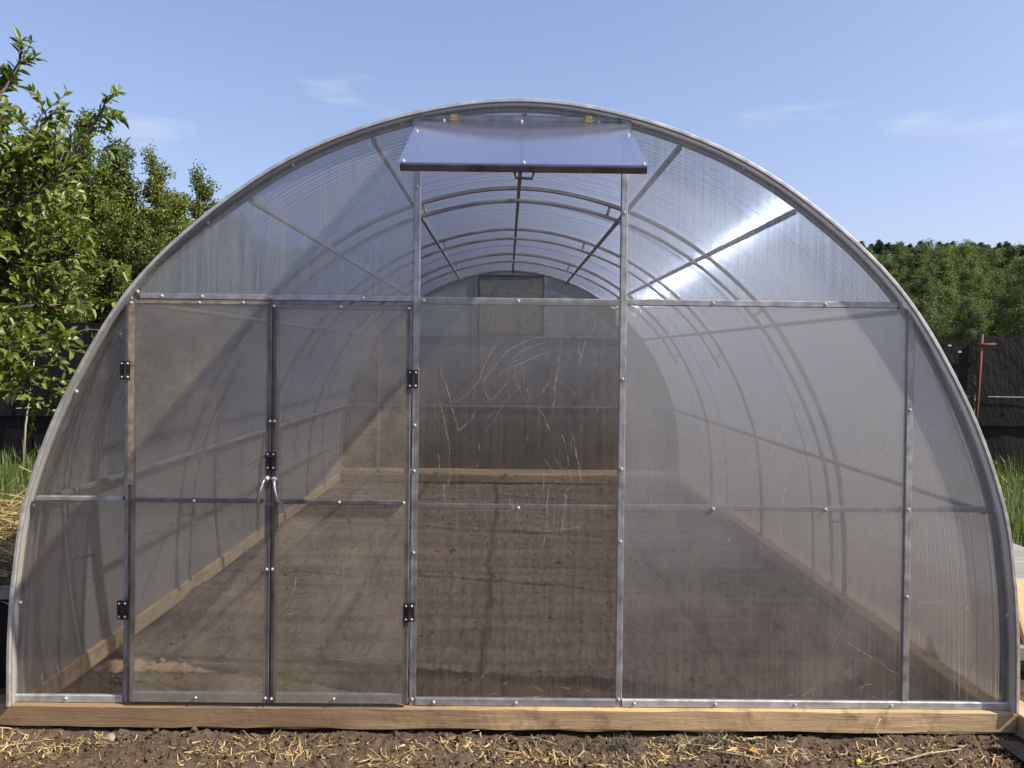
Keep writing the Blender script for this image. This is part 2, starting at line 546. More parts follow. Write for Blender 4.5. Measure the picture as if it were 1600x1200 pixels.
GH = empty('greenhouse', (0, 0, 0))
tag(GH, 'arched tunnel greenhouse of clear polycarbonate sheets on a steel tube frame', 'greenhouse')
L = 6.0
ZB = .09

# timber base under it
def beam(a, b, mat, seed, wob=.004, nseg=60, axis=0):
    """long squared timber with slightly uneven edges"""
    a, b = np.array(a, float), np.array(b, float)
    r = np.random.default_rng(seed)
    ts = np.linspace(0, 1, nseg + 1)
    vs, fs = [], []
    o = [i for i in range(3) if i != axis]
    c = .006
    sec = [(0, c), (c, 0), (1, 0), (1, 0), (1, 0), (1, 0), (0, 1), (0, 1)]
    w, h = b[o[0]] - a[o[0]], b[o[1]] - a[o[1]]
    sec = [(0, c), (c, 0), (w - c, 0), (w, c), (w, h - c), (w - c, h), (c, h), (0, h - c)]
    ph = r.random(8) * 50
    for t_ in ts:
        L_ = a[axis] + (b[axis] - a[axis]) * t_
        for k, (p, q) in enumerate(sec):
            e = (vnoise(np.array([L_ * 7 + ph[k]]), np.array([k * 3.3]), seed)[0] - .5) * 2 * wob
            v = [0, 0, 0]
            v[axis] = L_; v[o[0]] = a[o[0]] + p + e * .6; v[o[1]] = a[o[1]] + q + e * (.35 if k >= 4 else 1)
            vs.append(tuple(v))
    for i in range(nseg):
        for k in range(8):
            A, B = i * 8 + k, i * 8 + (k + 1) % 8
            fs.append((A, B, B + 8, A + 8) if axis == 0 else (A, A + 8, B + 8, B))
    fs += [tuple(range(8)), tuple(nseg * 8 + k for k in range(7, -1, -1))]
    m = MB().add(vs, fs)
    return m

beam((-2.12, -.034, .003), (1.985, .06, ZB), None, 3, .005, 110).build('base_beam', M['wood'], GH)
bm_ = beam((1.955, -.17, -.02), (2.05, 6.05, ZB - .004), None, 5, axis=1); 
bm_.v = [(x + .035, y, z) for x, y, z in bm_.v]
bm_.build('base_beam', M['wood_y'], GH)
beam((-2.02, .062, 0), (-1.925, 6.05, ZB), None, 6, axis=1).build('base_beam', M['wood_y'], GH)
beam((1.90, .062, 0), (1.985, 5.93, ZB - .002), None, 8, axis=1).build('base_beam', M['wood_y'], GH)
beam((-1.92, 5.95, 0), (1.985, 6.05, ZB), None, 7).build('base_beam', M['wood'], GH)

# roof sheets (three, lapped)
def roof_sheet(y0, y1, lift, name='roof_sheet'):
    o_, i_ = off(-lift), off(.004 - lift)
    n = len(o_)
    ys = np.linspace(y0, y1, 9)
    vs, fs = [], []
    for y in ys:
        vs += [(x, y, z) for x, z in o_]
    no = len(vs)
    for y in ys:
        vs += [(x, y, z) for x, z in i_]
    for j in range(len(ys) - 1):
        for i in range(n - 1):
            a = j * n + i
            fs.append((a, a + n, a + n + 1, a + 1))
            fs.append((no + a, no + a + 1, no + a + n + 1, no + a + n))
    for i in range(n - 1):
        fs.append((i, i + 1, no + i + 1, no + i))
        a = (len(ys) - 1) * n + i
        fs.append((a, no + a, no + a + 1, a + 1))
    for j in range(len(ys) - 1):
        for e in (0, n - 1):
            a = j * n + e
            fs.append((a, no + a, no + a + n, a + n))
    o = MB().add(vs, fs).build(name, M['pc_roof'], GH, smooth=False)
    # the inner ribs between the two walls of the sheet, one hoop every 16 mm
    prof = np.array(off(.0025 - lift))
    n = len(prof)
    tg = np.gradient(prof, axis=0); tg /= np.linalg.norm(tg, axis=1, keepdims=True)
    nrm = np.stack([tg[:, 1], -tg[:, 0]], -1)
    yy = np.arange(y0 + .01, y1 - .005, .016); yy = yy + np.random.default_rng(3).uniform(-.005, .005, len(yy))
    K = 9; rad = .0017
    an = 2 * np.pi * np.arange(K) / K
    ring = np.stack([prof[:, None, 0] + nrm[:, None, 0] * np.cos(an) * rad, np.broadcast_to(np.sin(an) * rad, (n, K)), prof[:, None, 1] + nrm[:, None, 1] * np.cos(an) * rad], -1).reshape(-1, 3)
    V = (ring[None] + np.stack([yy * 0, yy, yy * 0], -1)[:, None]).reshape(-1, 3)
    a = (np.arange(n - 1)[:, None] * K + np.arange(K)[None]).ravel(); b = (np.arange(n - 1)[:, None] * K + (np.arange(K)[None] + 1) % K).ravel()
    F1 = np.stack([a, b, b + K, a + K], -1)
    F = (np.arange(len(yy))[:, None, None] * (n * K) + F1[None]).reshape(-1, 4)
    tag(link('flute_ribs', np_mesh('flute_ribs', V, F, M['rib'], smooth=True), o), kind='stuff')
    return o

roof_sheet(-.042, 2.02, 0)
roof_sheet(1.99, 4.03, .005)
roof_sheet(4.00, 6.045, 0)

def arch_mb(d, y, w, h):
    m = MB(); m.sweep([(x, y, z) for x, z in off(d)], w, h, (0, 1, 0), .15); return m

arch_mb(.0165, .0165, .025, .025).build('front_arch', M['metal'], GH)
arch_mb(.0165, L, .025, .025).build('back_arch', M['metal'], GH)
arch_mb(.003, -.046, .014, .014).build('edge_strip', M['alu'], GH)
arch_mb(.0095, -.012, .05, .003).build('edge_flange', M['profile'], GH)
for y in (1.5, 3.0, 4.5):
    tr = arch_mb(.016, y, .022, .022).build('roof_truss', M['metal_brown'], GH)
    zc = .1 if y < 2 else 1.35          # only the first truss carries its inner arch down to the base
    MB().sweep([(x_, y, z_) for x_, z_ in off(.088) if z_ >= zc], .018, .018, (0, 1, 0), .15).build('inner_arch', M['metal_brown'], tr)
    oo, ii = off(.027), off(.079)
    for k in ((10, 31, 46, 62, 77, 98) if y < 2 else (27, 46, 62, 81)):
        if k < len(oo): MB().bar((oo[k][0], y, oo[k][1]), (ii[k][0], y, ii[k][1]), .016, .016).build('strut', M['metal_brown'], tr)

def on_arch(x=None, z=None, sgn=1, d=.038):
    if x is not None: return (x, top_at(x, d))
    return (half_at(z, d, sgn), z)

purl = [on_arch(x=.03), on_arch(x=-.565), on_arch(x=.645), on_arch(x=-1.045), on_arch(x=1.105), on_arch(z=1.655, sgn=-1), on_arch(z=1.655), on_arch(z=.88, sgn=-1), on_arch(z=.865)]
for x, z in purl:
    MB().bar((x, .03, z), (x, L - .02, z), .02, .02, (0, 0, 1)).build('purlin', M['metal_brown'], GH)

# front gable frame
YF = 0.0
def post(x, z0, z1, y=YF, w=.026, mat='metal', name='post', parent=GH):
    return MB().bar((x, y, z0), (x, y, z1), w, .026, (1, 0, 0)).build(name, M[mat], parent)

XP = (-1.504, -.385, .4255, 1.557)
post(XP[0], ZB, 1.69)
post(XP[1], ZB, top_at(XP[1], .03))
post(XP[2], ZB, top_at(XP[2], .03))
post(XP[3], ZB, 1.67)
post(.028, 2.395, top_at(.028, .03), .012, .018)
def hbar(x0, x1, z, y=.010, w=.020, mat='metal', name='crossbar'):
    return MB().bar((x0, y, z), (x1, y, z), w, .022, (0, 0, 1)).build(name, M[mat], GH)
hbar(half_at(1.69, .03, -1), XP[1] - .013, 1.684, 0, .024)
hbar(XP[1] + .013, XP[2] - .013, 1.678, 0, .028)
hbar(XP[2] + .013, half_at(1.683, .03, 1), 1.681, 0, .024)
hbar(half_at(.89, .03, -1), XP[0] - .013, .893, -.021, .016)
hbar(XP[1] + .013, XP[2] - .013, .872, .012, .016)
hbar(XP[2] + .013, XP[3] - .013, .874, .012)
hbar(XP[3] + .013, half_at(.877, .03, 1), .877, .012)
hbar(XP[1] + .013, XP[2] - .013, 2.392, .0, .022)
for x0, x1 in ((half_at(.12, .0, -1), XP[0] - .013), (XP[1] + .013, XP[2] - .013), (XP[2] + .013, half_at(.12, .0, 1))):
    MB().bar((x0, -.008, .106), (x1, -.008, .106), .030, .018, (0, 0, 1), .12).build('bottom_rail', M['alu'], GH)
MB().box((.395, -.010, 1.59), (.4125, .012, 1.660)).build('bracket', M['metal'], GH)
for x, z in ((XP[1], 2.375), (XP[2], 2.378)):
    MB().box((x - .020, -.022, z - .085), (x + .020, -.0135, z + .035)).build('bracket', M['metal'], GH)

# front panels
G = .012
def arc_poly(x0, x1, zlo, d=.006):
    xs = np.linspace(x0, x1, 24)
    return [(x0, zlo), (x1, zlo)] + [(x, top_at(x, d)) for x in xs[::-1]]
def side_poly(xin, sgn, z0, z1, d=.006):
    zs = np.linspace(z0, z1, 24)
    return [(xin, z0)] + [(half_at(z, d, sgn), z) for z in zs] + ([(xin, z1)] if abs(half_at(z1, d, sgn) - xin) > .01 else [])

def panel(poly, mat, name='panel', y=-.006, parent=GH):
    a = sum(poly[i][0] * poly[(i + 1) % len(poly)][1] - poly[(i + 1) % len(poly)][0] * poly[i][1] for i in range(len(poly)))
    if a < 0: poly = poly[::-1]
    return MB().prism(poly, y - .004, y).build(name, M[mat], parent)

p_left = panel(side_poly(XP[0] - G, -1, .095, 1.69), 'pc_front')
p_ul = panel(arc_poly(half_at(1.697, .006, -1), XP[1] - .014, 1.697), 'pc_upper')
p_cap = panel(arc_poly(XP[1] + .014, XP[2] - .014, 2.404), 'pc_upper')
p_c = panel([(XP[1] + .014, .095), (XP[2] - .014, .095), (XP[2] - .014, 1.690), (XP[1] + .014, 1.690)], 'pc_front', y=-.0145)
p_ur = panel(arc_poly(XP[2] + .014, half_at(1.693, .006, 1), 1.694), 'pc_bright')
p_r = panel([(XP[2] + .014, .095), (XP[3] - .014, .095), (XP[3] - .014, 1.667), (XP[2] + .014, 1.667)], 'pc_milky')
p_right = panel(side_poly(XP[3] + .014, 1, .095, 1.66), 'pc_milky')

# dust strokes and scratches drawn on the sheets
def strokes(lines, parent, y, w=.003, seed=1):
    r = random.Random(seed)
    m = MB()
    for ln in lines:
        P = [Vector((x, z)) for x, z in ln]
        pts = []
        for a, b in zip(P, P[1:]):
            n = max(2, int((b - a).length / .02))
            pts += [a + (b - a) * (k / n) for k in range(n)]
        pts.append(P[-1])
        ww = w * r.uniform(.5, 1.35)
        vs = []
        for i, p in enumerate(pts):
            t_ = (pts[min(i + 1, len(pts) - 1)] - pts[max(i - 1, 0)]).normalized()
            n_ = Vector((-t_.y, t_.x))
            q = p + n_ * r.uniform(-.0025, .0025)
            k = ww * (.35 + .65 * math.sin(math.pi * (i + .6) / (len(pts) + .2))) * r.uniform(.6, 1.2) / 2
            vs += [(q.x - n_.x * k, y, q.y - n_.y * k), (q.x + n_.x * k, y, q.y + n_.y * k)]
        m.add(vs, [(2 * i, 2 * i + 1, 2 * i + 3, 2 * i + 2) for i in range(len(pts) - 1)])
    o = m.build('dust_scratches', M['dust_line'], parent)
    return tag(o, kind='stuff')

SCR_C = [[(0.130,1.478),(0.075,1.461),(0.034,1.439),(-0.025,1.409),(-0.008,1.443),(0.033,1.460)],[(0.125,1.516),(0.075,1.507),(0.025,1.483),(-0.009,1.456)],[(0.112,1.545),(0.041,1.523),(-0.026,1.489),(-0.092,1.404),(-0.125,1.354)],[(0.042,1.423),(0.001,1.389),(-0.041,1.346),(-0.074,1.304),(-0.107,1.287)],[(0.047,1.347),(0.018,1.338),(-0.023,1.296),(-0.056,1.250),(-0.089,1.195),(-0.110,1.161)],[(0.034,1.418),(0.040,1.372),(0.047,1.347),(0.052,1.330),(0.073,1.268)],[(0.005,1.414),(0.009,1.372),(0.022,1.338),(0.044,1.297),(0.069,1.251)],[(-0.051,1.522),(-0.084,1.492),(-0.117,1.429),(-0.133,1.370),(-0.183,1.311),(-0.233,1.277)],[(0.086,1.280),(0.120,1.230),(0.142,1.172)],[(0.122,1.063),(0.164,1.013),(0.177,0.996)],[(0.159,1.076),(0.202,1.013)],[(0.114,1.016),(0.125,0.978),(0.117,0.938)],[(0.206,1.034),(0.239,0.967),(0.207,0.937),(0.204,0.878),(0.200,0.828),(0.181,0.710)],[(0.211,0.998),(0.169,0.979),(0.161,0.945),(0.164,0.870),(0.159,0.794),(0.147,0.718)],[(0.169,0.979),(0.140,0.953),(0.135,0.886),(0.133,0.802),(0.120,0.718)],[(0.213,1.194),(0.234,1.156),(0.256,1.047),(0.270,0.967)],[(0.188,1.160),(0.205,1.122),(0.217,1.038)],[(0.184,1.504),(0.164,1.374),(0.149,1.231)],[(0.276,1.530),(0.252,1.425)],[(-0.293,1.427),(-0.250,1.302),(-0.215,1.168)],[(-0.296,1.314),(-0.278,1.235),(-0.252,1.134),(-0.247,1.000)],[(0.237,1.265),(0.284,1.224)],[(0.169,1.378),(0.262,1.308)],[(0.066,0.797),(0.134,0.781),(0.268,0.799),(0.377,0.796)],[(-0.215,1.168),(-0.165,1.219),(-0.141,1.270)]]
SCR_R = [[(0.956,1.231),(0.949,1.130),(0.934,1.012),(0.910,0.907)],[(1.078,1.253),(1.046,1.165),(1.005,1.080),(0.981,1.013)],[(1.163,1.242),(1.105,1.140)],[(1.188,1.217),(1.156,1.115),(1.142,0.896)],[(1.028,1.257),(1.020,1.219),(0.961,1.231)],[(1.539,0.951),(1.490,0.841),(1.449,0.764)],[(1.030,1.097),(1.077,1.047),(1.074,0.963),(1.054,0.887),(1.056,0.760)],[(0.986,0.954),(0.982,0.920),(0.941,0.852),(0.908,0.776)],[(0.460,1.566),(0.458,1.427),(0.447,1.284)],[(0.473,1.184),(0.550,1.134),(0.622,1.085)],[(1.359,0.848),(1.306,0.721),(1.248,0.636)],[(1.380,0.831),(1.432,0.739)],[(1.410,0.802),(1.510,0.642)],[(1.498,0.866),(1.432,0.739),(1.282,0.585)],[(1.359,0.552),(1.302,0.417),(1.232,0.255)],[(1.294,0.374),(1.533,0.220)],[(1.042,0.532),(1.023,0.397)],[(1.054,0.862),(1.052,0.735)],[(1.236,0.838),(1.240,0.610)]]
SCR_S = [[(1.746,0.437),(1.751,0.116)],[(1.763,0.412),(1.772,0.124)],[(1.937,0.388),(1.812,0.243)],[(1.634,0.817),(1.637,0.614)],[(1.800,0.209),(1.802,0.116)],[(1.838,0.218),(1.840,0.116)],[(1.596,0.512),(1.715,0.513),(1.842,0.493)]]
SCR_1 = [[(-1.294,1.341),(-1.287,1.115),(-1.279,0.334)],[(-1.194,1.317),(-1.186,0.335)],[(-1.110,1.217),(-1.099,0.437)],[(-1.023,1.243),(-1.021,1.042)],[(-1.409,1.038),(-1.408,0.887)],[(-1.253,0.259),(-1.052,0.261)],[(-1.183,0.985),(-0.978,0.987)]]
SCR_2 = [[(-0.760,1.296),(-0.746,1.095)],[(-0.654,0.668),(-0.652,0.517)],[(-0.505,0.846),(-0.529,0.732)],[(-0.903,0.439),(-0.828,0.465)],[(-0.700,0.276),(-0.449,0.296)],[(-0.598,0.062),(-0.548,0.164)],[(-0.454,0.746),(-0.448,0.670)]]


def random_ticks(x0, x1, z0, z1, n, seed, steep=True):
    r = random.Random(seed)
    out = []
    for k in range(n):
        x, z = r.uniform(x0, x1), r.uniform(z0, z1)
        l = r.uniform(.015, .09)
        a = r.gauss(math.pi / 2, .35) if steep else r.gauss(0, .5)
        out.append([(x, z), (x + .5 * l * math.cos(a) + r.uniform(-.004, .004), z + .5 * l * math.sin(a)), (x + l * math.cos(a), z + l * math.sin(a))])
    return out

strokes(SCR_C + random_ticks(-.3, .38, .75, 1.6, 27, 4), p_c, -.0195, .0042, 2)
strokes(random_ticks(-.3, .38, .115, .2, 11, 14, False), p_c, -.0196, .004, 12)
strokes(SCR_R + random_ticks(.5, 1.5, .45, 1.3, 27, 5), p_r, -.0110, .0038, 3)
strokes(random_ticks(.5, 1.5, .115, .17, 9, 15, False), p_r, -.0111, .004, 13)
strokes(SCR_S + random_ticks(1.6, 1.85, .15, .9, 6, 6), p_right, -.0110, .006, 4)
strokes(random_ticks(-1.85, -1.55, .12, .5, 5, 7), p_left, -.0110, .004, 5)
strokes([[(x, top_at(x, .05)), (x + .003, max(1.72, top_at(x, .05) - .5))] for x in (-1.05, -1.13, -.75, -.68, -.95, -.6)] + random_ticks(-1.2, -.45, 1.72, 1.95, 10, 8), p_ul, -.0110, .0022, 6)
strokes(random_ticks(.5, 1.3, 1.75, 2.1, 13, 9), p_ur, -.0110, .002, 7)

# doors: two leaves, hinged on the outer posts
def hinge(parent, x, z):
    m = MB()
    m.box((x - .020, -.040, z - .036), (x - .002, -.030, z + .036)); m.box((x + .002, -.040, z - .036), (x + .020, -.030, z + .036))
    m.sweep([(x, -.041, z - .036), (x, -.041, z + .036)], .010, .010, (1, 0, 0), round_n=8)
    hm = link('hinge', m.mesh('hinge', M['black_iron']), parent)
    for dx in (-.011, .011):
        for dz in (-.026, .026):
            screw(hm, x + dx, z + dz, -.0405, .62)
    return hm

sm_ = MB()
_r = [(0.0, -.0062), (.0030, -.0056), (.0042, -.0034), (.0046, -.0020), (.0074, -.0016), (.0078, 0.0006)]
for k in range(len(_r) - 1):
    for j in range(10):
        a0, a1 = 2 * math.pi * j / 10, 2 * math.pi * (j + 1) / 10
        (r0, y0), (r1, y1) = _r[k], _r[k + 1]
        sm_.add([(r0 * math.cos(a0), y0, r0 * math.sin(a0)), (r0 * math.cos(a1), y0, r0 * math.sin(a1)), (r1 * math.cos(a1), y1, r1 * math.sin(a1)), (r1 * math.cos(a0), y1, r1 * math.sin(a0))], [(0, 1, 2, 3)])
SCREW_ME = sm_.mesh('screw', M['zinc'], True)
SCREW_ME2 = sm_.mesh('screw', M['washer'], True)

def screw(parent, x, z, y, s=1.0, me=None):
    o = link('screw', me or SCREW_ME2, parent, (x, y, z))
    o.scale = (s, 1.0, s)
    return o

def door(x0, x1, z0, z1, zm, stile_mat, yF=-.024):
    m = MB()
    m.bar((x0 + .011, yF, z0), (x0 + .011, yF, z1), .022, .02, (1, 0, 0))
    m.bar((x1 - .011, yF, z0), (x1 - .011, yF, z1), .022, .02, (1, 0, 0))
    d = m.build('door', M[stile_mat], GH)
    MB().bar((x0 + .022, yF, z1 - .011), (x1 - .022, yF, z1 - .011), .022, .02, (0, 0, 1)).build('top_rail', M[stile_mat], d)
    MB().bar((x0 + .022, yF - .0235, zm), (x1 - .022, yF - .0235, zm), .016, .016, (0, 0, 1)).build('middle_rail', M['metal_dark'], d)
    MB().bar((x0 + .022, yF, z0 + .018), (x1 - .022, yF, z0 + .018), .036, .02, (0, 0, 1), .06).build('bottom_rail', M['alu'], d)
    p = panel([(x0 + .014, z0 + .004), (x1 - .014, z0 + .004), (x1 - .014, z1 - .004), (x0 + .014, z1 - .004)], 'pc_door', y=yF - .0105, parent=d)
    return d, p

d1, dp1 = door(-1.492, -.941, .104, 1.668, .894, 'metal_dark')
d2, dp2 = door(-.936, -.402, .104, 1.657, .893, 'metal_dark')
d1['label'] = 'door leaf with a brown weathered outer stile'
# weathered strip along the hinge stile and light strip along the top of the first leaf
MB().box((-1.492, -.0392, .95), (-1.470, -.0388 + .0005, 1.660)).build('stile_strip', M['rust_strip'], d1)
MB().box((-1.466, -.0400, 1.654), (-.950, -.0392, 1.664)).build('edge_tape', M['rust_strip'], d1)
strokes(SCR_1 + random_ticks(-1.45, -.98, .2, .9, 4, 31), dp1, -.0389, .0026, 21)
strokes(SCR_2 + random_ticks(-.9, -.44, .13, .9, 11, 32), dp2, -.0389, .0028, 22)
hinge(d1, -1.504, 1.393); hinge(d1, -1.509, .463)
hinge(d2, -.392, 1.371); hinge(d2, -.398, .463)
for x, z in ((-.943, 1.202), (-.926, 1.202), (-.951, .627), (-.929, .628), (-.952, .125), (-.929, .123), (-1.222, .125), (-1.05, 1.660), (-1.219, 1.658), (-1.482, 1.655)):
    screw(d1 if x < -.939 else d2, x, z, -.0395, .75)
for x, z in ( (-.686, .125), (-.673, 1.648), (-.931, 1.648), (-.41, 1.645)):
    screw(d2, x, z, -.0395, .75)
for dd_, x in ((d1, -1.228), (d2, -.669), (d2, -.42)):
    screw(dd_, x, .8935, -.0558, .75)
# latch plate and the pair of handles where the leaves meet
lm = MB(); lm.box((-.957, -.046, 1.012), (-.941, -.0345, 1.082)); lm.box((-.935, -.046, 1.012), (-.919, -.0345, 1.082))
lm.sweep([(-.962, -.050, 1.066), (-.915, -.050, 1.066)], .009, .009, (0, 0, 1), round_n=8)
latch = lm.build('latch', M['black_iron'], d1)
for dx in (-.949, -.927):
    for dz in (1.022, 1.074): screw(latch, dx, dz, -.0465, .6, SCREW_ME)
for s, dd in ((-1, d1), (1, d2)):
    cx = -.9385 + s * .016
    hm = MB()
    pts = [(cx, -.036, .978), (cx + s * .004, -.060, .976), (cx + s * .006, -.070, .966), (cx + s * .013, -.074, .930), (cx + s * .020, -.070, .898), (cx + s * .030, -.058, .886), (cx + s * .036, -.040, .890)]
    hm.sweep(pts, .009, .009, (1, 0, 0), round_n=8)
    ho = hm.build('handle', M['zinc'], dd, smooth=True)
    pm = MB(); pm.sweep([(cx, -.034, .978), (cx, -.046, .978)], .022, .022, (1, 0, 0), round_n=12)
    pm.sweep([(cx + s * .006, -.034, .976), (cx - s * .008, -.050, .984)], .012, .012, (0, 1, 0), round_n=8)
    pm.build('handle_base', M['zinc'], ho, smooth=False)
MB().box((-.960, -.0445, .872), (-.918, -.0345, .884)).build('stop_plate', M['metal_dark'], d1)

# screws on the fixed frame
for x, z in [(-.355, 1.678), (.014, 1.680), (.023, .872), (-.30, .106), (.022, .106)]:
    screw(GH, x, z, -.0190, .9)
for x, z in [(-.385, 1.011), (-.385, .691), (.4255, 1.027), (.4255, .742), (.4255, 1.38), (-.385, 1.19), (-.385, 2.12), (.4255, 2.03), (1.557, .879), (1.557, .535), (1.557, 1.271), (-1.504, .894), (-1.504, 1.2), (-1.504, .106), (.4255, .12), (-.385, .115), (-1.504, .64)]:
    screw(GH, x, z, -.0138, .85)
for x, z in [(.777, 1.681), (1.219, 1.681), (.788, .874), (1.231, .876), (.487, .106), (.806, .106), (1.12, .106), (1.5, .106), (-1.376, 1.684), (-1.219, 1.684), (-.951, 1.684), (-.593, 1.684), (-1.736, .108)]:
    screw(GH, x, z, -.0175 if z < .2 else -.0122, .9)
for x, z in [(-1.95, .48), (-1.905, .862), (-1.755, 1.308), (-1.49, 1.70), (-1.20, 1.985), (-.872, 2.20), (-.45, 2.365), (.49, 2.368), (.89, 2.215), (1.245, 1.99), (1.545, 1.69), (1.79, 1.274), (1.925, .876), (1.955, .465), (-1.94, .11), (1.95, .12)]:
    # keep them on the arch tube behind the sheet
    sg = 1 if x > 0 else -1
    if z < 1.9: px_, pz_ = half_at(z, .017, sg), z
    else: px_, pz_ = x, top_at(x, .017)
    screw(GH, px_, pz_, -.0102, 1.0)

# vent window in the gable, propped open
HY, HZv = -.022, 2.376
VD = Vector((0, -.55, -.300)); VLEN = VD.length; VD.normalize()
VN = Vector((0, VD.z, -VD.y))          # upper face normal
def VP_(u, v, w): return Vector((X0 + u, HY, HZv)) + VD * v + VN * w
def vbar(m, a, b, w, h): m.sweep([a, b], w, h, VN, .12); return m
VW = .396
vm = MB(); vbar(vm, VP_(-VW, .012, -.012), VP_(VW, .012, -.012), .020, .022)
vent = vm.build('vent_window', M['metal'], GH)
vbar(MB(), VP_(-VW, VLEN - .011, -.012), VP_(VW, VLEN - .011, -.012), .024, .024).build('bottom_rail', M['metal_dark'], vent)
for s in (-1, 1):
    vbar(MB(), VP_(s * (VW - .011), .023, -.012), VP_(s * (VW - .011), VLEN - .023, -.012), .020, .020).build('side_rail', M['metal'], vent)
pv = MB()
vs = [VP_(u, v, w) for w in (.001, .005) for u, v in ((-VW - .006, 0), (VW + .006, 0), (VW + .006, VLEN), (-VW - .006, VLEN))]
pv.add(vs, [(3, 2, 1, 0), (4, 5, 6, 7), (0, 1, 5, 4), (1, 2, 6, 5), (2, 3, 7, 6), (3, 0, 4, 7)])
pv.build('panel', M['pc_vent'], vent)
for u, v in ((-VW + .01, VLEN - .015), (0, VLEN - .015), (VW - .01, VLEN - .015), (-VW + .01, .20), (VW - .01, .22), (.0, .012), (-.3, .012), (.3, .012)):
    o = screw(vent, 0, 0, 0, .9)
    o.location = VP_(u, v, .005)
    o.rotation_euler = Vector((0, -1, 0)).rotation_difference(VN).to_euler()
for u in (-.262, .262):
    hm = MB()
    hm.sweep([(X0 + u - .018, -.030, HZv + .004), (X0 + u + .018, -.030, HZv + .004)], .013, .013, (0, 0, 1), round_n=10)
    hm.box((X0 + u - .013, -.026, HZv + .006), (X0 + u + .013, -.0115, HZv + .026))
    a = [VP_(u - .012, .004, .0055), VP_(u + .012, .004, .0055), VP_(u + .012, .026, .0055), VP_(u - .012, .026, .0055)]
    hm.add(a + [p + VN * .003 for p in a], [(3, 2, 1, 0), (4, 5, 6, 7), (0, 1, 5, 4), (1, 2, 6, 5), (2, 3, 7, 6), (3, 0, 4, 7)])
    hm.build('hinge', M['brass'], vent)
hm = MB()
e0 = VP_(-.03, VLEN - .012, -.022)
hm.sweep([e0, e0 + Vector((.006, 0, -.022)), e0 + Vector((.058, 0, -.024)), e0 + Vector((.064, 0, 0))], .009, .009, (0, 1, 0), round_n=8)
hm.build('handle', M['metal_dark'], vent)
# back gable
for x in (-.384, .406):
    MB().bar((x, L, 1.675), (x, L, top_at(x, .03)), .026, .026, (1, 0, 0)).build('post', M['metal'], GH)
for x in (-1.50, 1.55):
    MB().bar((x, L, .09), (x, L, 1.66), .026, .026, (1, 0, 0)).build('post', M['metal'], GH)
MB().bar((-1.50, L, 1.675), (1.53, L, 1.675), .024, .024, (0, 0, 1)).build('crossbar', M['metal'], GH)
MB().bar((half_at(.87, .03, -1), L, .872), (half_at(.87, .03, 1), L, .872), .02, .02, (0, 0, 1)).build('crossbar', M['metal'], GH)
MB().bar((-.37, L, 2.375), (.393, L, 2.375), .024, .024, (0, 0, 1)).build('crossbar', M['metal_dark'], GH)
panel([(half_at(.1, .006, -1), .1), (half_at(.1, .006, 1), .1)] + [(x, z) for x, z in off(.006)[1:-1]], 'pc_milky', y=L + .022)
bw = MB()
for a, b in (((-.355, 1.71), (-.355, 2.345)), ((.377, 1.71), (.377, 2.345))):
    bw.bar((a[0], L - .005, a[1]), (b[0], L - .005, b[1]), .02, .02, (1, 0, 0))
for z in (1.71, 2.345): bw.bar((-.365, L - .005, z), (.387, L - .005, z), .02, .02, (0, 0, 1))
bwo = bw.build('back_vent_frame', M['metal_dark'], GH)
panel([(-.36, 1.70), (.38, 1.70), (.38, 2.35), (-.36, 2.35)], 'pc_door', y=L - .016, parent=bwo)

# ------------------------------------------------------------------ foliage builders
def leaf_arrays(P, D, N, Ln, Wd, fold, var):
    """pointed leaves folded on the midrib: base P, direction D, normal N"""
    D = D / np.linalg.norm(D, axis=1, keepdims=True)
    S = np.cross(D, N); S /= np.maximum(np.linalg.norm(S, axis=1, keepdims=True), 1e-6)
    U = np.cross(S, D)
    Ln, Wd, fold = [np.broadcast_to(np.asarray(a, float), (len(P),))[:, None] for a in (Ln, Wd, fold)]
    droop = -U * Ln * .10
    v = np.stack([P, P + D * Ln * .30 + S * Wd * .46 + U * Wd * fold, P + D * Ln * .68 + S * Wd * .38 + U * Wd * fold * .8 + droop * .5, P + D * Ln + droop * 1.6,
                  P + D * Ln * .68 - S * Wd * .38 + U * Wd * fold * .8 + droop * .5, P + D * Ln * .30 - S * Wd * .46 + U * Wd * fold], 1)
    n = len(P)
    b = (np.arange(n) * 6)[:, None]
    F = np.concatenate([b + np.array([[0, 1, 2, 3]]), b + np.array([[0, 3, 4, 5]])], 0)
    return v.reshape(-1, 3), F, np.repeat(var, 6)


def unit(r, n):
    v = r.normal(size=(n, 3)); return v / np.linalg.norm(v, axis=1, keepdims=True)


def crown_mesh(name, P, r, size, mat, up=.25, wr=.62, out=None):
    n = len(P)
    D = unit(r, n) + np.array([0, 0, up]); N = unit(r, n) * .8 + np.array([.1, -.1, .55])
    if out is not None: N = N + out * .9
    var = np.clip(r.beta(1.6, 2.2, n), 0, 1)
    v, F, a = leaf_arrays(P, D, N, size * r.uniform(.65, 1.3, n), size * wr * r.uniform(.7, 1.2, n), r.uniform(.05, .35, n), var)
    return np_mesh(name, v, F, mat, a)


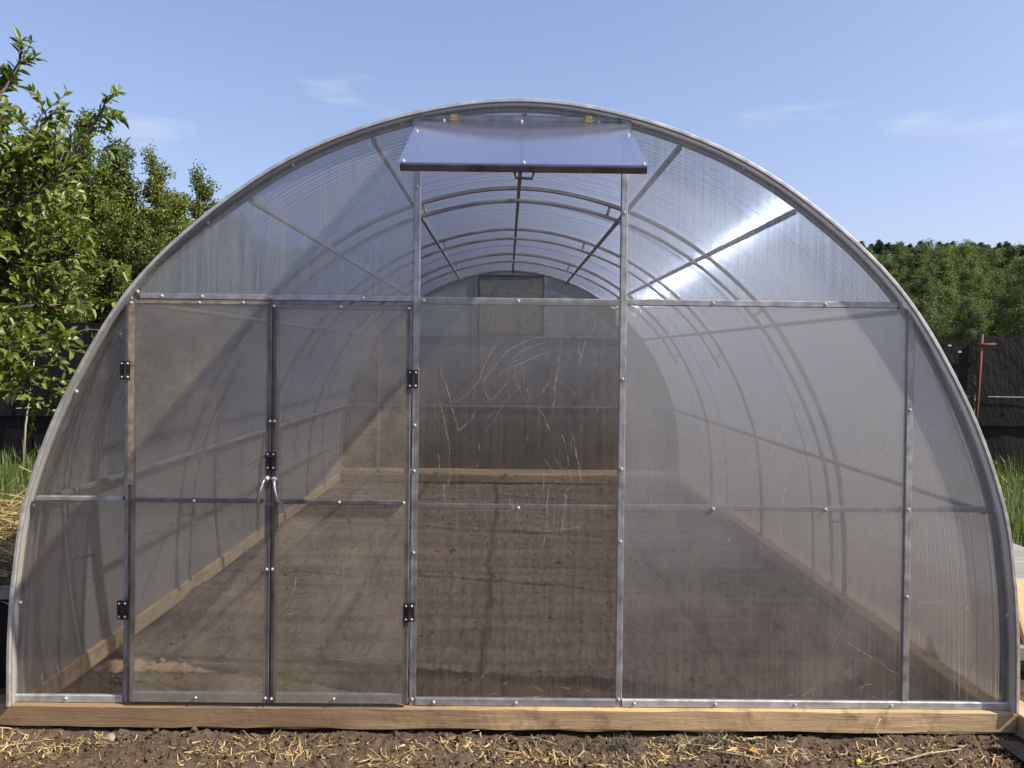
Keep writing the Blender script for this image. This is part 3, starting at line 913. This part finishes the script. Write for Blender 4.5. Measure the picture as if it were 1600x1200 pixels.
def tree_parts(H, Rad, n_branch, n_leaf, size, seed, mat, lean=1.1, low=.08, upright=True, flare=.07):
    """stem with rising limbs, leaves in clumps along the limbs; returns (trunk mesh, crown mesh)"""
    r = np.random.default_rng(seed)
    m = MB()
    nseg = 8
    stem = [Vector((0, 0, -.08))]
    dx, dy = 0, 0
    for k in range(1, nseg + 1):
        dx += r.normal() * H * .010; dy += r.normal() * H * .010
        stem.append(Vector((dx, dy, H * .97 * k / nseg)))
    rad = [max(.012, H * .016 * (1 - k / nseg) ** .8 + .006) * 2 for k in range(nseg + 1)]
    m.sweep(stem, rad, rad, (1, 0, 0), round_n=7)
    segs = []
    for b in range(n_branch):
        t_ = low + (1 - low) * ((b + r.random()) / n_branch) ** .9
        t_ = min(t_, .985)
        k = t_ * nseg; i = min(int(k), nseg - 1)
        p0 = stem[i].lerp(stem[i + 1], k - i)
        ang = r.random() * 2 * math.pi
        env = Rad * (1.0 - .80 * max(0, (t_ - .30)) / .70) * (.55 + .45 * min(1, t_ / .25)) * r.uniform(.6, 1.15)
        up_ = env * (lean if upright else r.uniform(.1, .7)) * r.uniform(.8, 1.5)
        up_ = min(up_, (H * 1.03 - p0.z) * .95)
        p2 = p0 + Vector((math.cos(ang) * env, math.sin(ang) * env, up_))
        p1 = p0.lerp(p2, .5) + Vector((math.cos(ang) * env * .12, math.sin(ang) * env * .12, -up_ * .10))
        br = max(.006, .018 * env)
        m.sweep([p0, p1, p2], [br * 2, br * 1.4, br * .5], [br * 2, br * 1.4, br * .5], (0, 0, 1), round_n=5)
        segs.append((p0, p1, p2, env))
    segs.append((stem[-3], stem[-2], stem[-1] + Vector((0, 0, H * .03)), Rad * .35))
    w = np.array([s[3] for s in segs]) ** 1.3; w /= w.sum()
    ci = r.choice(len(segs), n_leaf, p=w)
    A = np.array([[tuple(s[0]), tuple(s[1]), tuple(s[2])] for s in segs]); E = np.array([s[3] for s in segs])
    # leaf clumps strung along the limbs; every clump has its own size and tone
    u_c = r.beta(2.0, 1.1, (len(segs), 6)); rad_c = (flare * H * .30 + .16 * E)[:, None] * r.uniform(.55, 1.25, (len(segs), 6)); off_c = r.normal(size=(len(segs), 6, 3)) * (.10 * E[:, None, None] + .02 * H * .1)
    cj = r.integers(0, 6, n_leaf)
    u = np.clip(u_c[ci, cj], .05, 1.02)[:, None]
    a = A[ci]
    Cn = a[:, 0] * (1 - u) ** 2 + 2 * a[:, 1] * u * (1 - u) + a[:, 2] * u ** 2 + off_c[ci, cj]
    dirs = unit(r, n_leaf)
    rr = r.random(n_leaf) ** .45
    P = Cn + dirs * (rad_c[ci, cj] * rr)[:, None] * np.array([1, 1, .85]) + r.normal(size=(n_leaf, 3)) * size * .5
    P[:, 2] = np.maximum(P[:, 2], .05)
    return m.mesh('trunk', M['bark'], True), crown_mesh('crown', P, r, size, mat, out=dirs)


def plant_tree(name, tm, cm, loc, rz, s, label, cat, group=None, sz=None):
    e = empty(name, loc, rz)
    e.scale = (s, s, sz or s)
    link('trunk', tm, e); link('crown', cm, e)
    return tag(e, label, cat, group)


# ------------------------------------------------------------------ fence of black film behind the greenhouse
FY = 7.0
fence = empty('film_fence', (0, FY, 0))
tag(fence, 'long fence of black plastic film stretched between posts behind the greenhouse', 'fence')
fx = [-12.4, -10.3, -8.2, -6.1, -4.0, -1.9, .2, 2.2, 4.1, 6.0, 8.1, 10.2, 12.3]
def film_sheet(x0, x1, z0, z1, y, seed):
    nx, nz = 24, 12
    X, Z = np.meshgrid(np.linspace(x0, x1, nx + 1), np.linspace(0, 1, nz + 1))
    ztop = z1 + (vnoise(X * 1.1, X * 0, seed) - .5) * .06 - .03 * np.sin(np.pi * (X - x0) / (x1 - x0))
    ZZ = z0 + (ztop - z0) * Z
    sag = np.sin(np.pi * (X - x0) / (x1 - x0))
    Y = y + (fbm(X * 2.2, ZZ * 1.1, seed, 3) - .5) * .10 * sag
    i = np.arange(X.size).reshape(X.shape)
    F = np.stack([i[:-1, :-1], i[:-1, 1:], i[1:, 1:], i[1:, :-1]], -1).reshape(-1, 4)
    V = np.stack([X, Y, ZZ], -1).reshape(-1, 3)
    V2 = V + np.array([0, .003, 0])
    return np_mesh('film_sheet', np.concatenate([V, V2]), np.concatenate([F, F[:, ::-1] + len(V)]), M['film'], smooth=True)
for k in range(len(fx) - 1):
    top = 1.84 if fx[k] < -4 else (1.80 if fx[k] < 2 else (1.745 if fx[k] < 6 else 1.80))
    link('film_sheet', film_sheet(fx[k] + .01, fx[k + 1] - .01, .62, top, 0, 40 + k), fence)
    link('film_sheet', film_sheet(fx[k] + .01, fx[k + 1] - .01, -.02, .70, .06, 70 + k), fence)
for k, x in enumerate(fx):
    if x in (-6.1, 6.0): continue
    MB().bar((x, .10, -.2), (x, .10, 1.72), .05, .05, (1, 0, 0), .2).build('post', M['wood_grey'], fence)
rp = MB().sweep([(5.93, -.07, -.05), (6.00, -.06, 1.0), (6.045, -.055, 1.80)], .038, .038, (1, 0, 0), round_n=10).build('pipe_post', M['rust'], fence, True)
rp['label'] = 'rust red pipe post with a short crossbar'
MB().sweep([(5.95, -.085, 1.665), (6.20, -.085, 1.672)], .03, .03, (0, 0, 1), round_n=8).build('crossbar', M['rust'], rp, True)
MB().sweep([(6.15, -.03, 1.0), (9, -.03, .985)], .012, .012, (0, 0, 1), round_n=6).build('wire', M['metal'], fence)
MB().sweep([(2.4, -.03, .985), (5.9, -.03, 1.0)], .012, .012, (0, 0, 1), round_n=6).build('wire', M['metal'], fence)
st = MB().sweep([(-6.12, -.10, -.03), (-6.10, -.09, .5), (-6.03, -.07, 1.1), (-5.99, -.06, 1.62)], [.03, .026, .022, .014], [.03, .026, .022, .014], (1, 0, 0), round_n=7).build('stick_post', M['twig'], fence, True)
MB().sweep([(-6.22, -.09, .72), (-6.0, -.10, .735)], .012, .012, (0, 0, 1), round_n=6).build('tie', M['washer'], st)
for x, z in ((5.62, 1.65), (5.75, 1.57), (-7.0, .70), (-6.85, .705), (6.6, 1.0), (7.3, .99), (-5.2, 1.2)):
    MB().box((x - .02, -.075, z - .01), (x + .02, -.065, z + .012)).build('clip', M['washer'], fence)

# ------------------------------------------------------------------ beds beside the greenhouse
bed = empty('mulched_bed', (-2.75, 1.6, 0))
tag(bed, 'low raised bed walled with black film beside the greenhouse', 'raised bed')
bm2 = MB(); bm2.box((-.66, -1.25, -.02), (.62, 1.5, .40))
bm2.build('film_wall', M['film'], bed)
MB().box((-.64, -1.23, .38), (.60, 1.48, .415)).build('soil_fill', M['soil'], bed)
MB().box((-.68, -1.275, .385), (.64, -1.235, .432)).build('edge_board', M['wood_grey'], bed)

rb = empty('plank_stack', (2.72, 1.1, 0))
tag(rb, 'stack of grey and brown boards lying outside the right wall', 'plank stack')
for k, (z, mt) in enumerate(((.02, 'wood_grey'), (.105, 'wood_grey'), (.19, 'wood_y'), (.275, 'wood_grey'))):
    r_ = random.Random(k)
    j = r_.uniform(-.05, .05)
    MB().box((-.36 + j, -.60 + j, z), (.45 + j, 1.6 + j, z + .055)).build('plank', M[mt], rb)
    for yy in (-.40, 1.2):
        if k < 3: MB().box((-.33, yy, z + .053), (.42, yy + .06, z + .087)).build('batten', M['wood_grey'], rb)
lp = MB().sweep([(2.27, .12, .02), (2.34, .50, .46)], .13, .03, (1, 0, 0), .1).build('leaning_board', M['wood_y'])
tag(lp, 'brown board leaning against the plank stack by the greenhouse', 'board')

# ------------------------------------------------------------------ straw, crumbs, grass
def gz(x, y): return ground_h(np.asarray(x, float), np.asarray(y, float))

def ribbons(n, cx, cy, sx, sy, ln, wd, mat, seed, name, z=None, up=.12, box=None, curl=.5):
    r = np.random.default_rng(seed)
    if box is None:
        k = r.integers(0, len(cx), n)
        x = np.asarray(cx)[k] + r.normal(size=n) * sx; y = np.asarray(cy)[k] + r.normal(size=n) * sy
    else:
        x = r.uniform(box[0], box[1], n); y = r.uniform(box[2], box[3], n)
    y = np.minimum(y, -.050) if z is None else y
    l = ln * r.lognormal(0, .62, n); w = wd * r.uniform(.5, 1.3, n)
    a = r.uniform(0, 2 * np.pi, n); c = r.normal(size=n) * curl
    base = gz(x, y) if z is None else z + np.zeros(n)
    pts = []
    ang = a.copy(); px, py = x.copy(), y.copy()
    lift = np.abs(r.normal(size=n)) * up
    V = []
    for s in range(5):
        zz = (gz(px, np.minimum(py, -.045)) if z is None else base) + .003 + l * lift * (s / 4) + w * .5
        nx, ny = -np.sin(ang) * w / 2, np.cos(ang) * w / 2
        tw = r.normal(size=n) * w * .35
        V.append(np.stack([px - nx, py - ny, zz - tw], -1)); V.append(np.stack([px + nx, py + ny, zz + tw], -1))
        px = px + np.cos(ang) * l / 4; py = py + np.sin(ang) * l / 4
        if z is None: py = np.minimum(py, -.046)
        ang = ang + c * .5
    V = np.stack(V, 1).reshape(-1, 3)
    b = (np.arange(n) * 10)[:, None]
    F = np.concatenate([b + np.array([[2 * s, 2 * s + 1, 2 * s + 3, 2 * s + 2]]) for s in range(4)])
    return link(name, np_mesh(name, V, F, mat, np.repeat(r.random(n), 10)))

pc_x = [-1.95, -1.80, -1.65, -.95, -.80, -1.05, -.15, .0, .14, .6, .75, -.45, 1.05, 1.35, 1.6, 1.8, -2.3, 2.3, .4, .9]
pc_y = [-.14, -.18, -.12, -.13, -.20, -.24, -.12, -.19, -.23, -.18, -.11, -.25, -.22, -.17, -.14, -.2, -.3, -.3, -.28, -.13]
tag(ribbons(1000, pc_x, pc_y, .085, .035, .042, .0034, M['straw'], 5, 'straw_litter', curl=.25), 'scattered yellow straw and chopped dry stems on the soil', 'straw', kind='stuff')
tag(ribbons(1300, None, None, 0, 0, .015, .0026, M['straw'], 6, 'chaff', curl=.3, box=(-2.6, 2.6, -.75, -.05)), 'fine pale chaff spread over the front soil strip', 'chaff', kind='stuff')
tag(ribbons(2600, None, None, 0, 0, .16, .006, M['straw'], 9, 'dry_grass', z=.42, up=.22, box=(-3.38, -2.14, .36, 3.0)), 'dry yellow grass clippings heaped on the film walled bed', 'dry grass', kind='stuff')

def crumbs(n, seed, box, s0, name, mat):
    r = np.random.default_rng(seed)
    ico = np.array([(0, 0, 1), (.89, 0, .45), (.28, .85, .45), (-.72, .53, .45), (-.72, -.53, .45), (.28, -.85, .45), (.72, .53, -.45), (-.28, .85, -.45), (-.89, 0, -.45), (-.28, -.85, -.45), (.72, -.53, -.45), (0, 0, -1)])
    tri = np.array([(0, 1, 2), (0, 2, 3), (0, 3, 4), (0, 4, 5), (0, 5, 1), (1, 6, 2), (2, 7, 3), (3, 8, 4), (4, 9, 5), (5, 10, 1), (2, 6, 7), (3, 7, 8), (4, 8, 9), (5, 9, 10), (1, 10, 6), (6, 11, 7), (7, 11, 8), (8, 11, 9), (9, 11, 10), (10, 11, 6)])
    x, y = r.uniform(box[0], box[1], n), r.uniform(box[2], box[3], n)
    s = s0 * r.lognormal(0, .5, n)
    V = ico[None] * (s[:, None, None] * r.uniform(.6, 1.3, (n, 12, 1))) * r.uniform(.7, 1.2, (n, 1, 3))
    V = V + np.stack([x, y, gz(x, y) + s * .35], -1)[:, None]
    F = (np.arange(n) * 12)[:, None, None] + tri[None]
    return link(name, np_mesh(name, V.reshape(-1, 3), F.reshape(-1, 3), mat))
tag(crumbs(7500, 3, (-2.6, 2.6, -.7, -.055), .0040, 'soil_crumbs', M['soil']), 'loose crumbs of dark soil in front of the beam', 'soil', kind='stuff')
tag(crumbs(170, 4, (-2.6, 2.6, -.7, -.06), .0032, 'gravel_specks', M['stone']), 'small pale stone specks scattered on the soil', 'gravel', kind='stuff')
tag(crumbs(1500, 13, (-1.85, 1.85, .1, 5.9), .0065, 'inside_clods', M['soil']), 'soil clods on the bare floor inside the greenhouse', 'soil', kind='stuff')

def blades(n, seed, boxes, h, w, mat, name, xy=None, spread=.35):
    r = np.random.default_rng(seed)
    if xy is None:
        ar = np.array([(b[1] - b[0]) * (b[3] - b[2]) for b in boxes]); k = r.choice(len(boxes), n, p=ar / ar.sum()); B = np.array(boxes)[k]
        x = B[:, 0] + (B[:, 1] - B[:, 0]) * r.random(n); y = B[:, 2] + (B[:, 3] - B[:, 2]) * r.random(n)
    else:
        x, y = xy[0] + r.normal(size=n) * xy[2], xy[1] + r.normal(size=n) * xy[2] * .6
    hh = h * r.uniform(.5, 1.4, n); a = r.uniform(0, 2 * np.pi, n); ln = np.abs(r.normal(size=n)) * spread
    d = np.stack([np.cos(a), np.sin(a), np.zeros(n)], -1); s = np.stack([-np.sin(a), np.cos(a), np.zeros(n)], -1) * (w * r.uniform(.6, 1.4, n))[:, None] / 2
    p = np.stack([x, y, gz(x, y) - .004], -1); up = np.array([0, 0, 1.0])
    m1 = p + up * (hh * .6)[:, None] + d * (hh * ln * .35)[:, None]; t1 = p + up * (hh * (1 - .35 * ln))[:, None] + d * (hh * ln)[:, None]
    V = np.stack([p - s, p + s, m1 + s * .8, m1 - s * .8, t1 + s * .1, t1 - s * .1], 1).reshape(-1, 3)
    b = (np.arange(n) * 6)[:, None]
    F = np.concatenate([b + np.array([[0, 1, 2, 3]]), b + np.array([[3, 2, 4, 5]])])
    return link(name, np_mesh(name, V, F, mat, np.repeat(r.random(n), 6)))
tag(blades(9000, 2, [(-8.5, -2.25, 3.1, 6.85), (2.35, 9, 2.9, 6.9)], .30, .012, M['grass'], 'tall_grass'), 'uncut green grass along the foot of the black fence', 'grass', kind='stuff')
gl_ = ['small tuft of green grass by the beam below the vent', 'sparse green grass tuft near the dark dry clump', 'thin green grass tuft among straw beside the side beam']
for k, (x, y) in enumerate(((.345, -.165), (.695, -.150), (1.30, -.21))):
    tag(blades(15, 50 + k, None, .055, .0045, M['grass'], 'grass_tuft', (x, y, .022), .5), gl_[k], 'grass')
for k, (x, y, lb) in enumerate(((.43, -.13, 'dark dry root clump on soil left of the green tuft'), (.80, -.12, 'dark tangled dry root clump against the timber beam'))):
    o = blades(130, 60 + k, None, .045, .0022, M['bark'], 'root_clump', (x, y, .028), 1.1)
    tag(o, lb, 'roots')

def stalk(pts, w, label, mat='twig', name='dry_stalk', cat='stalk'):
    P = [(x, y, float(gz(x, y)) + z) for x, y, z in pts]
    n = len(P); ws = [w * (1 - .6 * i / (n - 1)) for i in range(n)]
    return tag(MB().sweep(P, ws, ws, (0, 0, 1), round_n=6).build(name, M[mat], None, True), label, cat)
stalk([(1.25, -.255, .004), (1.42, -.235, .010), (1.55, -.195, .014), (1.70, -.150, .012)], .009, 'long bent dry stalk lying beside the shadow of the side beam')
stalk([(.56, -.075, .010), (.70, -.115, .012), (.86, -.16, .008)], .007, 'straight pale dry stalk lying just below the beam knots')
stalk([(.74, -.18, .006), (.80, -.12, .018), (.83, -.10, .03)], .008, 'short forked pale stick standing in the straw')
stalk([(.74, -.20, .006), (.86, -.225, .008), (.95, -.245, .006)], .008, 'short curved dry stalk next to yellow leaves')
stalk([(1.44, -.052, .085), (1.415, -.058, .05), (1.43, -.085, .02), (1.46, -.16, .006)], .004, 'thin dry stem hanging over the beam edge')
stalk([(1.62, -.06, .045), (1.66, -.09, .02), (1.69, -.13, .006)], .004, 'thin yellow stem leaning on the beam by its split end', 'straw')
stalk([(.02, -.06, .006), (.10, -.085, .010), (.18, -.105, .006)], .005, 'straight straw coloured stem under the middle of the beam', 'twig')
stalk([(-2.0, -.24, .006), (-1.90, -.18, .012), (-1.78, -.10, .010)], .005, 'long straw stem pointing at the beam near the film bed', 'twig')

pe = MB()
import bmesh
bmp = bmesh.new(); bmesh.ops.create_icosphere(bmp, subdivisions=2, radius=1.0)
for v in bmp.verts:
    k = 1 + .22 * math.sin(3.1 * v.co.x + 1.7 * v.co.z) + .15 * math.sin(4.3 * v.co.y - 2 * v.co.x)
    v.co = Vector((v.co.x * .024 * k, v.co.y * .017 * k, v.co.z * .013 * k))
pm = bpy.data.meshes.new('pebble'); bmp.to_mesh(pm); bmp.free(); pm.materials.append(M['stone'])
pm.polygons.foreach_set('use_smooth', [True] * len(pm.polygons))
for x, y, s, rz, lb in ((-1.535, -.075, 1.15, .4, 'pale pebble lying against the dark left stretch of the beam'), (.04, -.25, .45, 1.2, 'tiny pale pebble among straw in the middle of the soil strip'), (-.36, -.11, .4, 2.0, 'small light pebble touching straw under the door post')):
    o = link('pebble', pm, None, (x, y, float(gz(x, y)) + .006 * s), (0, .2, rz)); o.scale = (s, s, s)
    tag(o, lb, 'pebble', 'pebbles on the soil')
def ground_leaf(x, y, l, a, label):
    r = np.random.default_rng(int(abs(x) * 1000))
    v, F, vv = leaf_arrays(np.array([[0, 0, 0.]]), np.array([[math.cos(a), math.sin(a), .15]]), np.array([[.1, -.2, 1.]]), l, l * .55, .25, np.array([.6]))
    o = link('fallen_leaf', np_mesh('fallen_leaf', v, F, M['yleaf'], vv), None, (x, y, float(gz(x, y)) + .010))
    return tag(o, label, 'leaf')
ground_leaf(-2.00, -.22, .055, -.6, 'orange yellow fallen leaf near the long straw stem')
ground_leaf(1.27, -.235, .045, .7, 'yellow fallen leaf under the long bent stalk')
ground_leaf(.92, -.20, .045, 2.5, 'yellow fallen leaf beside the short curved stalk')

# black sheet standing in for the shade on the ground by the side beam
tag(link('shade_sheet', film_sheet(0, .34, 0, .24, 0, 5)), 'flat black sheet standing in for the shade by the protruding side beam', 'film')
bpy.data.objects['shade_sheet'].location = (1.90, -.30, .012)
bpy.data.objects['shade_sheet'].rotation_euler = (R(-90), 0, 0)
bpy.data.objects['shade_sheet'].location = (1.86, -.36, .02)
bpy.data.objects['shade_sheet'].rotation_euler = (R(-89), 0, R(4))

# ------------------------------------------------------------------ near orchard tree at the left
r = np.random.default_rng(21)
otree = empty('orchard_tree', (-3.35, .75, 0))
tag(otree, 'broad leaved orchard tree with branches reaching the greenhouse corner', 'tree')
m = MB()
org = Vector((-3.35, .75, 0))
trunk = [Vector((-3.38, .78, -.1)), Vector((-3.36, .76, .5)), Vector((-3.30, .72, 1.0)), Vector((-3.26, .70, 1.5))]
m.sweep([p - org for p in trunk], [.16, .14, .125, .11], [.16, .14, .125, .11], (1, 0, 0), round_n=9)
tips = []
explicit = [((-2.40, .75, 2.86), 1), ((-2.0, .78, 2.66), 1), ((-1.64, -.22, 1.46), 1), ((-1.83, -.20, 1.30), 1), ((-2.0, -.25, 1.60), 1), ((-2.35, .5, 2.5), 1), ((-2.25, .2, 1.9), 1), ((-1.98, -.15, 1.46), 1),
            ((-2.55, .8, 2.75), 1), ((-2.22, .72, 2.62), 1), ((-2.15, .0, 1.75), 1), ((-1.95, -.25, 1.36), 1)]
limbs = []
for k in range(150):
    a = r.uniform(0, 2 * math.pi); rr = r.uniform(.25, .92); z = r.uniform(1.22, 2.35)
    rr *= (1 - .35 * max(0, (z - 2.3) / .6))
    if k % 2: z = r.uniform(1.8, 2.38)
    limbs.append(Vector((-3.04 + math.cos(a) * rr, .62 + math.sin(a) * rr * .95, z)))
limbs += [Vector(e[0]) for e in explicit]
LP, LD, LN = [], [], []
def twig(p0, p1, nl, rad=.004, sagz=0.0):
    mid = p0.lerp(p1, .5) + Vector((r.normal() * .03, r.normal() * .03, .03 - sagz))
    m.sweep([p0 - org, mid - org, p1 - org], [rad * 2, rad * 1.5, rad * .7], [rad * 2, rad * 1.5, rad * .7], (0, 0, 1), round_n=5)
    ax_ = (p1 - p0).normalized()
    for j in range(nl):
        u = .25 + .78 * (j + r.random() * .6) / nl
        p = p0 * (1 - u) ** 2 + mid * (2 * u * (1 - u)) + p1 * u * u
        ph = j * 2.4 + r.random()
        o_ = ax_.orthogonal().normalized(); o2 = ax_.cross(o_)
        d = ax_ * r.uniform(.3, .9) + (o_ * math.cos(ph) + o2 * math.sin(ph)) * r.uniform(.5, .9) + Vector((0, 0, r.uniform(-.35, .25)))
        LP.append(tuple(p)); LD.append(tuple(d)); LN.append((r.normal() * .5 + .15, r.normal() * .5 - .25, .8))
for i, tip in enumerate(limbs):
    base = trunk[-1].lerp(trunk[-2], r.uniform(0, .7))
    exp_ = i >= 150
    mid = base.lerp(tip, .55) + Vector((r.normal() * .08, r.normal() * .08, .10 if not exp_ else .05))
    m.sweep([base - org, mid - org, tip - org], [.05, .03, .010], [.05, .03, .010], (0, 0, 1), round_n=6)
    ntw = 25 if not exp_ else 10
    for j in range(ntw):
        u = r.uniform(.35, 1.0) if not exp_ else r.uniform(.68, 1.0)
        p = base * (1 - u) ** 2 + mid * (2 * u * (1 - u)) + tip * u * u
        d = Vector(unit(r, 1)[0]) * .7 + Vector((.15, -.1, .35)) + (tip - mid).normalized() * .5
        ln = r.uniform(.16, .34) * (.55 if exp_ else 1)
        twig(p, p + d.normalized() * ln, int(r.integers(9, 15)))
    twig(mid.lerp(tip, .7), tip + (tip - mid).normalized() * .10, 12)
LP, LD, LN = np.array(LP), np.array(LD), np.array(LN)
n = len(LP)
v, F, a = leaf_arrays(LP - np.array(org), LD, LN, .052 * r.uniform(.5, 1.4, n), .025 * r.uniform(.75, 1.2, n), r.uniform(.08, .4, n), np.clip(r.beta(1.8, 1.6, n), 0, 1))
m.build('trunk', M['bark'], otree, True)
link('crown', np_mesh('crown', v, F, M['leaf_near'], a), otree)

# ------------------------------------------------------------------ small leaved poplars behind the fence, left
kinds = [tree_parts(5.0, .58, 62, 24000, .050, 100, M['leaf_pop'], 1.9), tree_parts(5.0, .64, 66, 26000, .048, 101, M['leaf_pop'], 1.7), tree_parts(5.0, .60, 58, 22000, .052, 102, M['leaf_pop'], 1.8)]
def px_x(px, d): return (px - 791.5) / 1233 * d - .03
def h_at(py, px, d): return 1.47 + (554 + (px - 791) * .0113 - py) / 1233 * d
poplars = [(-75, 215, 13.0), (-40, 190, 13.2), (-5, 180, 12.6), (30, 205, 13.0), (62, 190, 12.4), (98, 212, 12.2), (140, 184, 12.0), (163, 236, 12.5), (192, 214, 12.1), (214, 262, 12.7), (238, 234, 12.3), (266, 300, 11.6), (290, 305, 12.4), (310, 262, 12.6), (340, 310, 13.4), (372, 335, 13.5),
           (-30, 300, 11.1), (12, 322, 11.2), (55, 296, 11.0), (92, 330, 11.2), (128, 300, 11.1), (165, 322, 11.2), (200, 335, 11.0), (232, 342, 11.2), (262, 372, 11.0), (300, 350, 11.3), (330, 372, 11.2), (48, 402, 10.6), (118, 408, 10.7), (184, 415, 10.6), (245, 420, 10.7)]
for k, (px, py, d) in enumerate(poplars):
    tm, cm = kinds[k % 3]
    h = h_at(py, px, d)
    s = h / 5.12
    plant_tree('poplar_tree', tm, cm, (px_x(px, d), d - 3.1, 0), k * 1.7, s * .98, 'tall bushy poplar spire rising behind the black fence left of the greenhouse' if k < 16 else 'lower bushy poplar filling the gap between fence and poplar spires', 'tree', 'tall poplars behind the left fence' if k < 16 else 'lower poplars behind the left fence', s)

# ------------------------------------------------------------------ young wood on the slope behind, right and centre
fk = [tree_parts(6.0, 1.30, 56, 28000, .062, 200 + k, M['leaf_forest'], .8 + .2 * k, .06) for k in range(4)]
rr_ = random.Random(5)
def wood_row(d, x0, x1, step, h0, h1, zb, lab, grp):
    x = x0
    while x < x1:
        tm, cm = fk[rr_.randrange(4)]
        h = rr_.uniform(h0, h1); s = h / 6.15
        dd = d + rr_.uniform(-.07, .07) * d
        plant_tree('young_tree', tm, cm, (x, dd - 3.1, zb), rr_.uniform(0, 6.28), s * rr_.uniform(.9, 1.25), lab, 'tree', grp, s)
        x += step * rr_.uniform(.7, 1.3)
wood_row(17.5, -7, 16, 1.05, 2.9, 3.7, 0, 'low young leafy tree right behind the black fence', 'first row of young trees')
wood_row(25, -8, 22, 1.3, 4.3, 5.2, 0, 'young leafy tree in the row behind the lowest trees', 'second row of young trees')
wood_row(38, -9, 31, 1.5, 6.2, 7.0, 0, 'taller young leafy tree on the slope behind the second row', 'third row of young trees')
wood_row(58, -6, 44, 1.3, 9.2, 9.8, .2, 'tall leafy tree at the top of the young wood', 'top row of young trees')
wood_row(66, 22, 50, 1.15, 10.2, 10.9, .2, 'tall leafy tree closing the young wood in front of the ridge', 'last row of young trees')

# far belt of conifers on the ridge
tmf, cmf = tree_parts(7.5, 2.6, 30, 1500, .8, 300, M['leaf_far'], .5, .25)
x = 170
while x < 400:
    d = 503 + rr_.uniform(-6, 10); s = rr_.uniform(.75, 1.4)
    z_ = 66.2 * (1 + .05 * (fbm(np.array([x * .006]), np.array([0.0]), 5, 3)[0] - .5))
    plant_tree('ridge_tree', tmf, cmf, (x, d, z_), rr_.uniform(0, 6), s * .9, 'dark distant conifer in the belt along the ridge top', 'tree', 'conifer belt on the ridge', s * rr_.uniform(.85, 1.1))
    x += 2.0 * rr_.uniform(.5, 1.5)
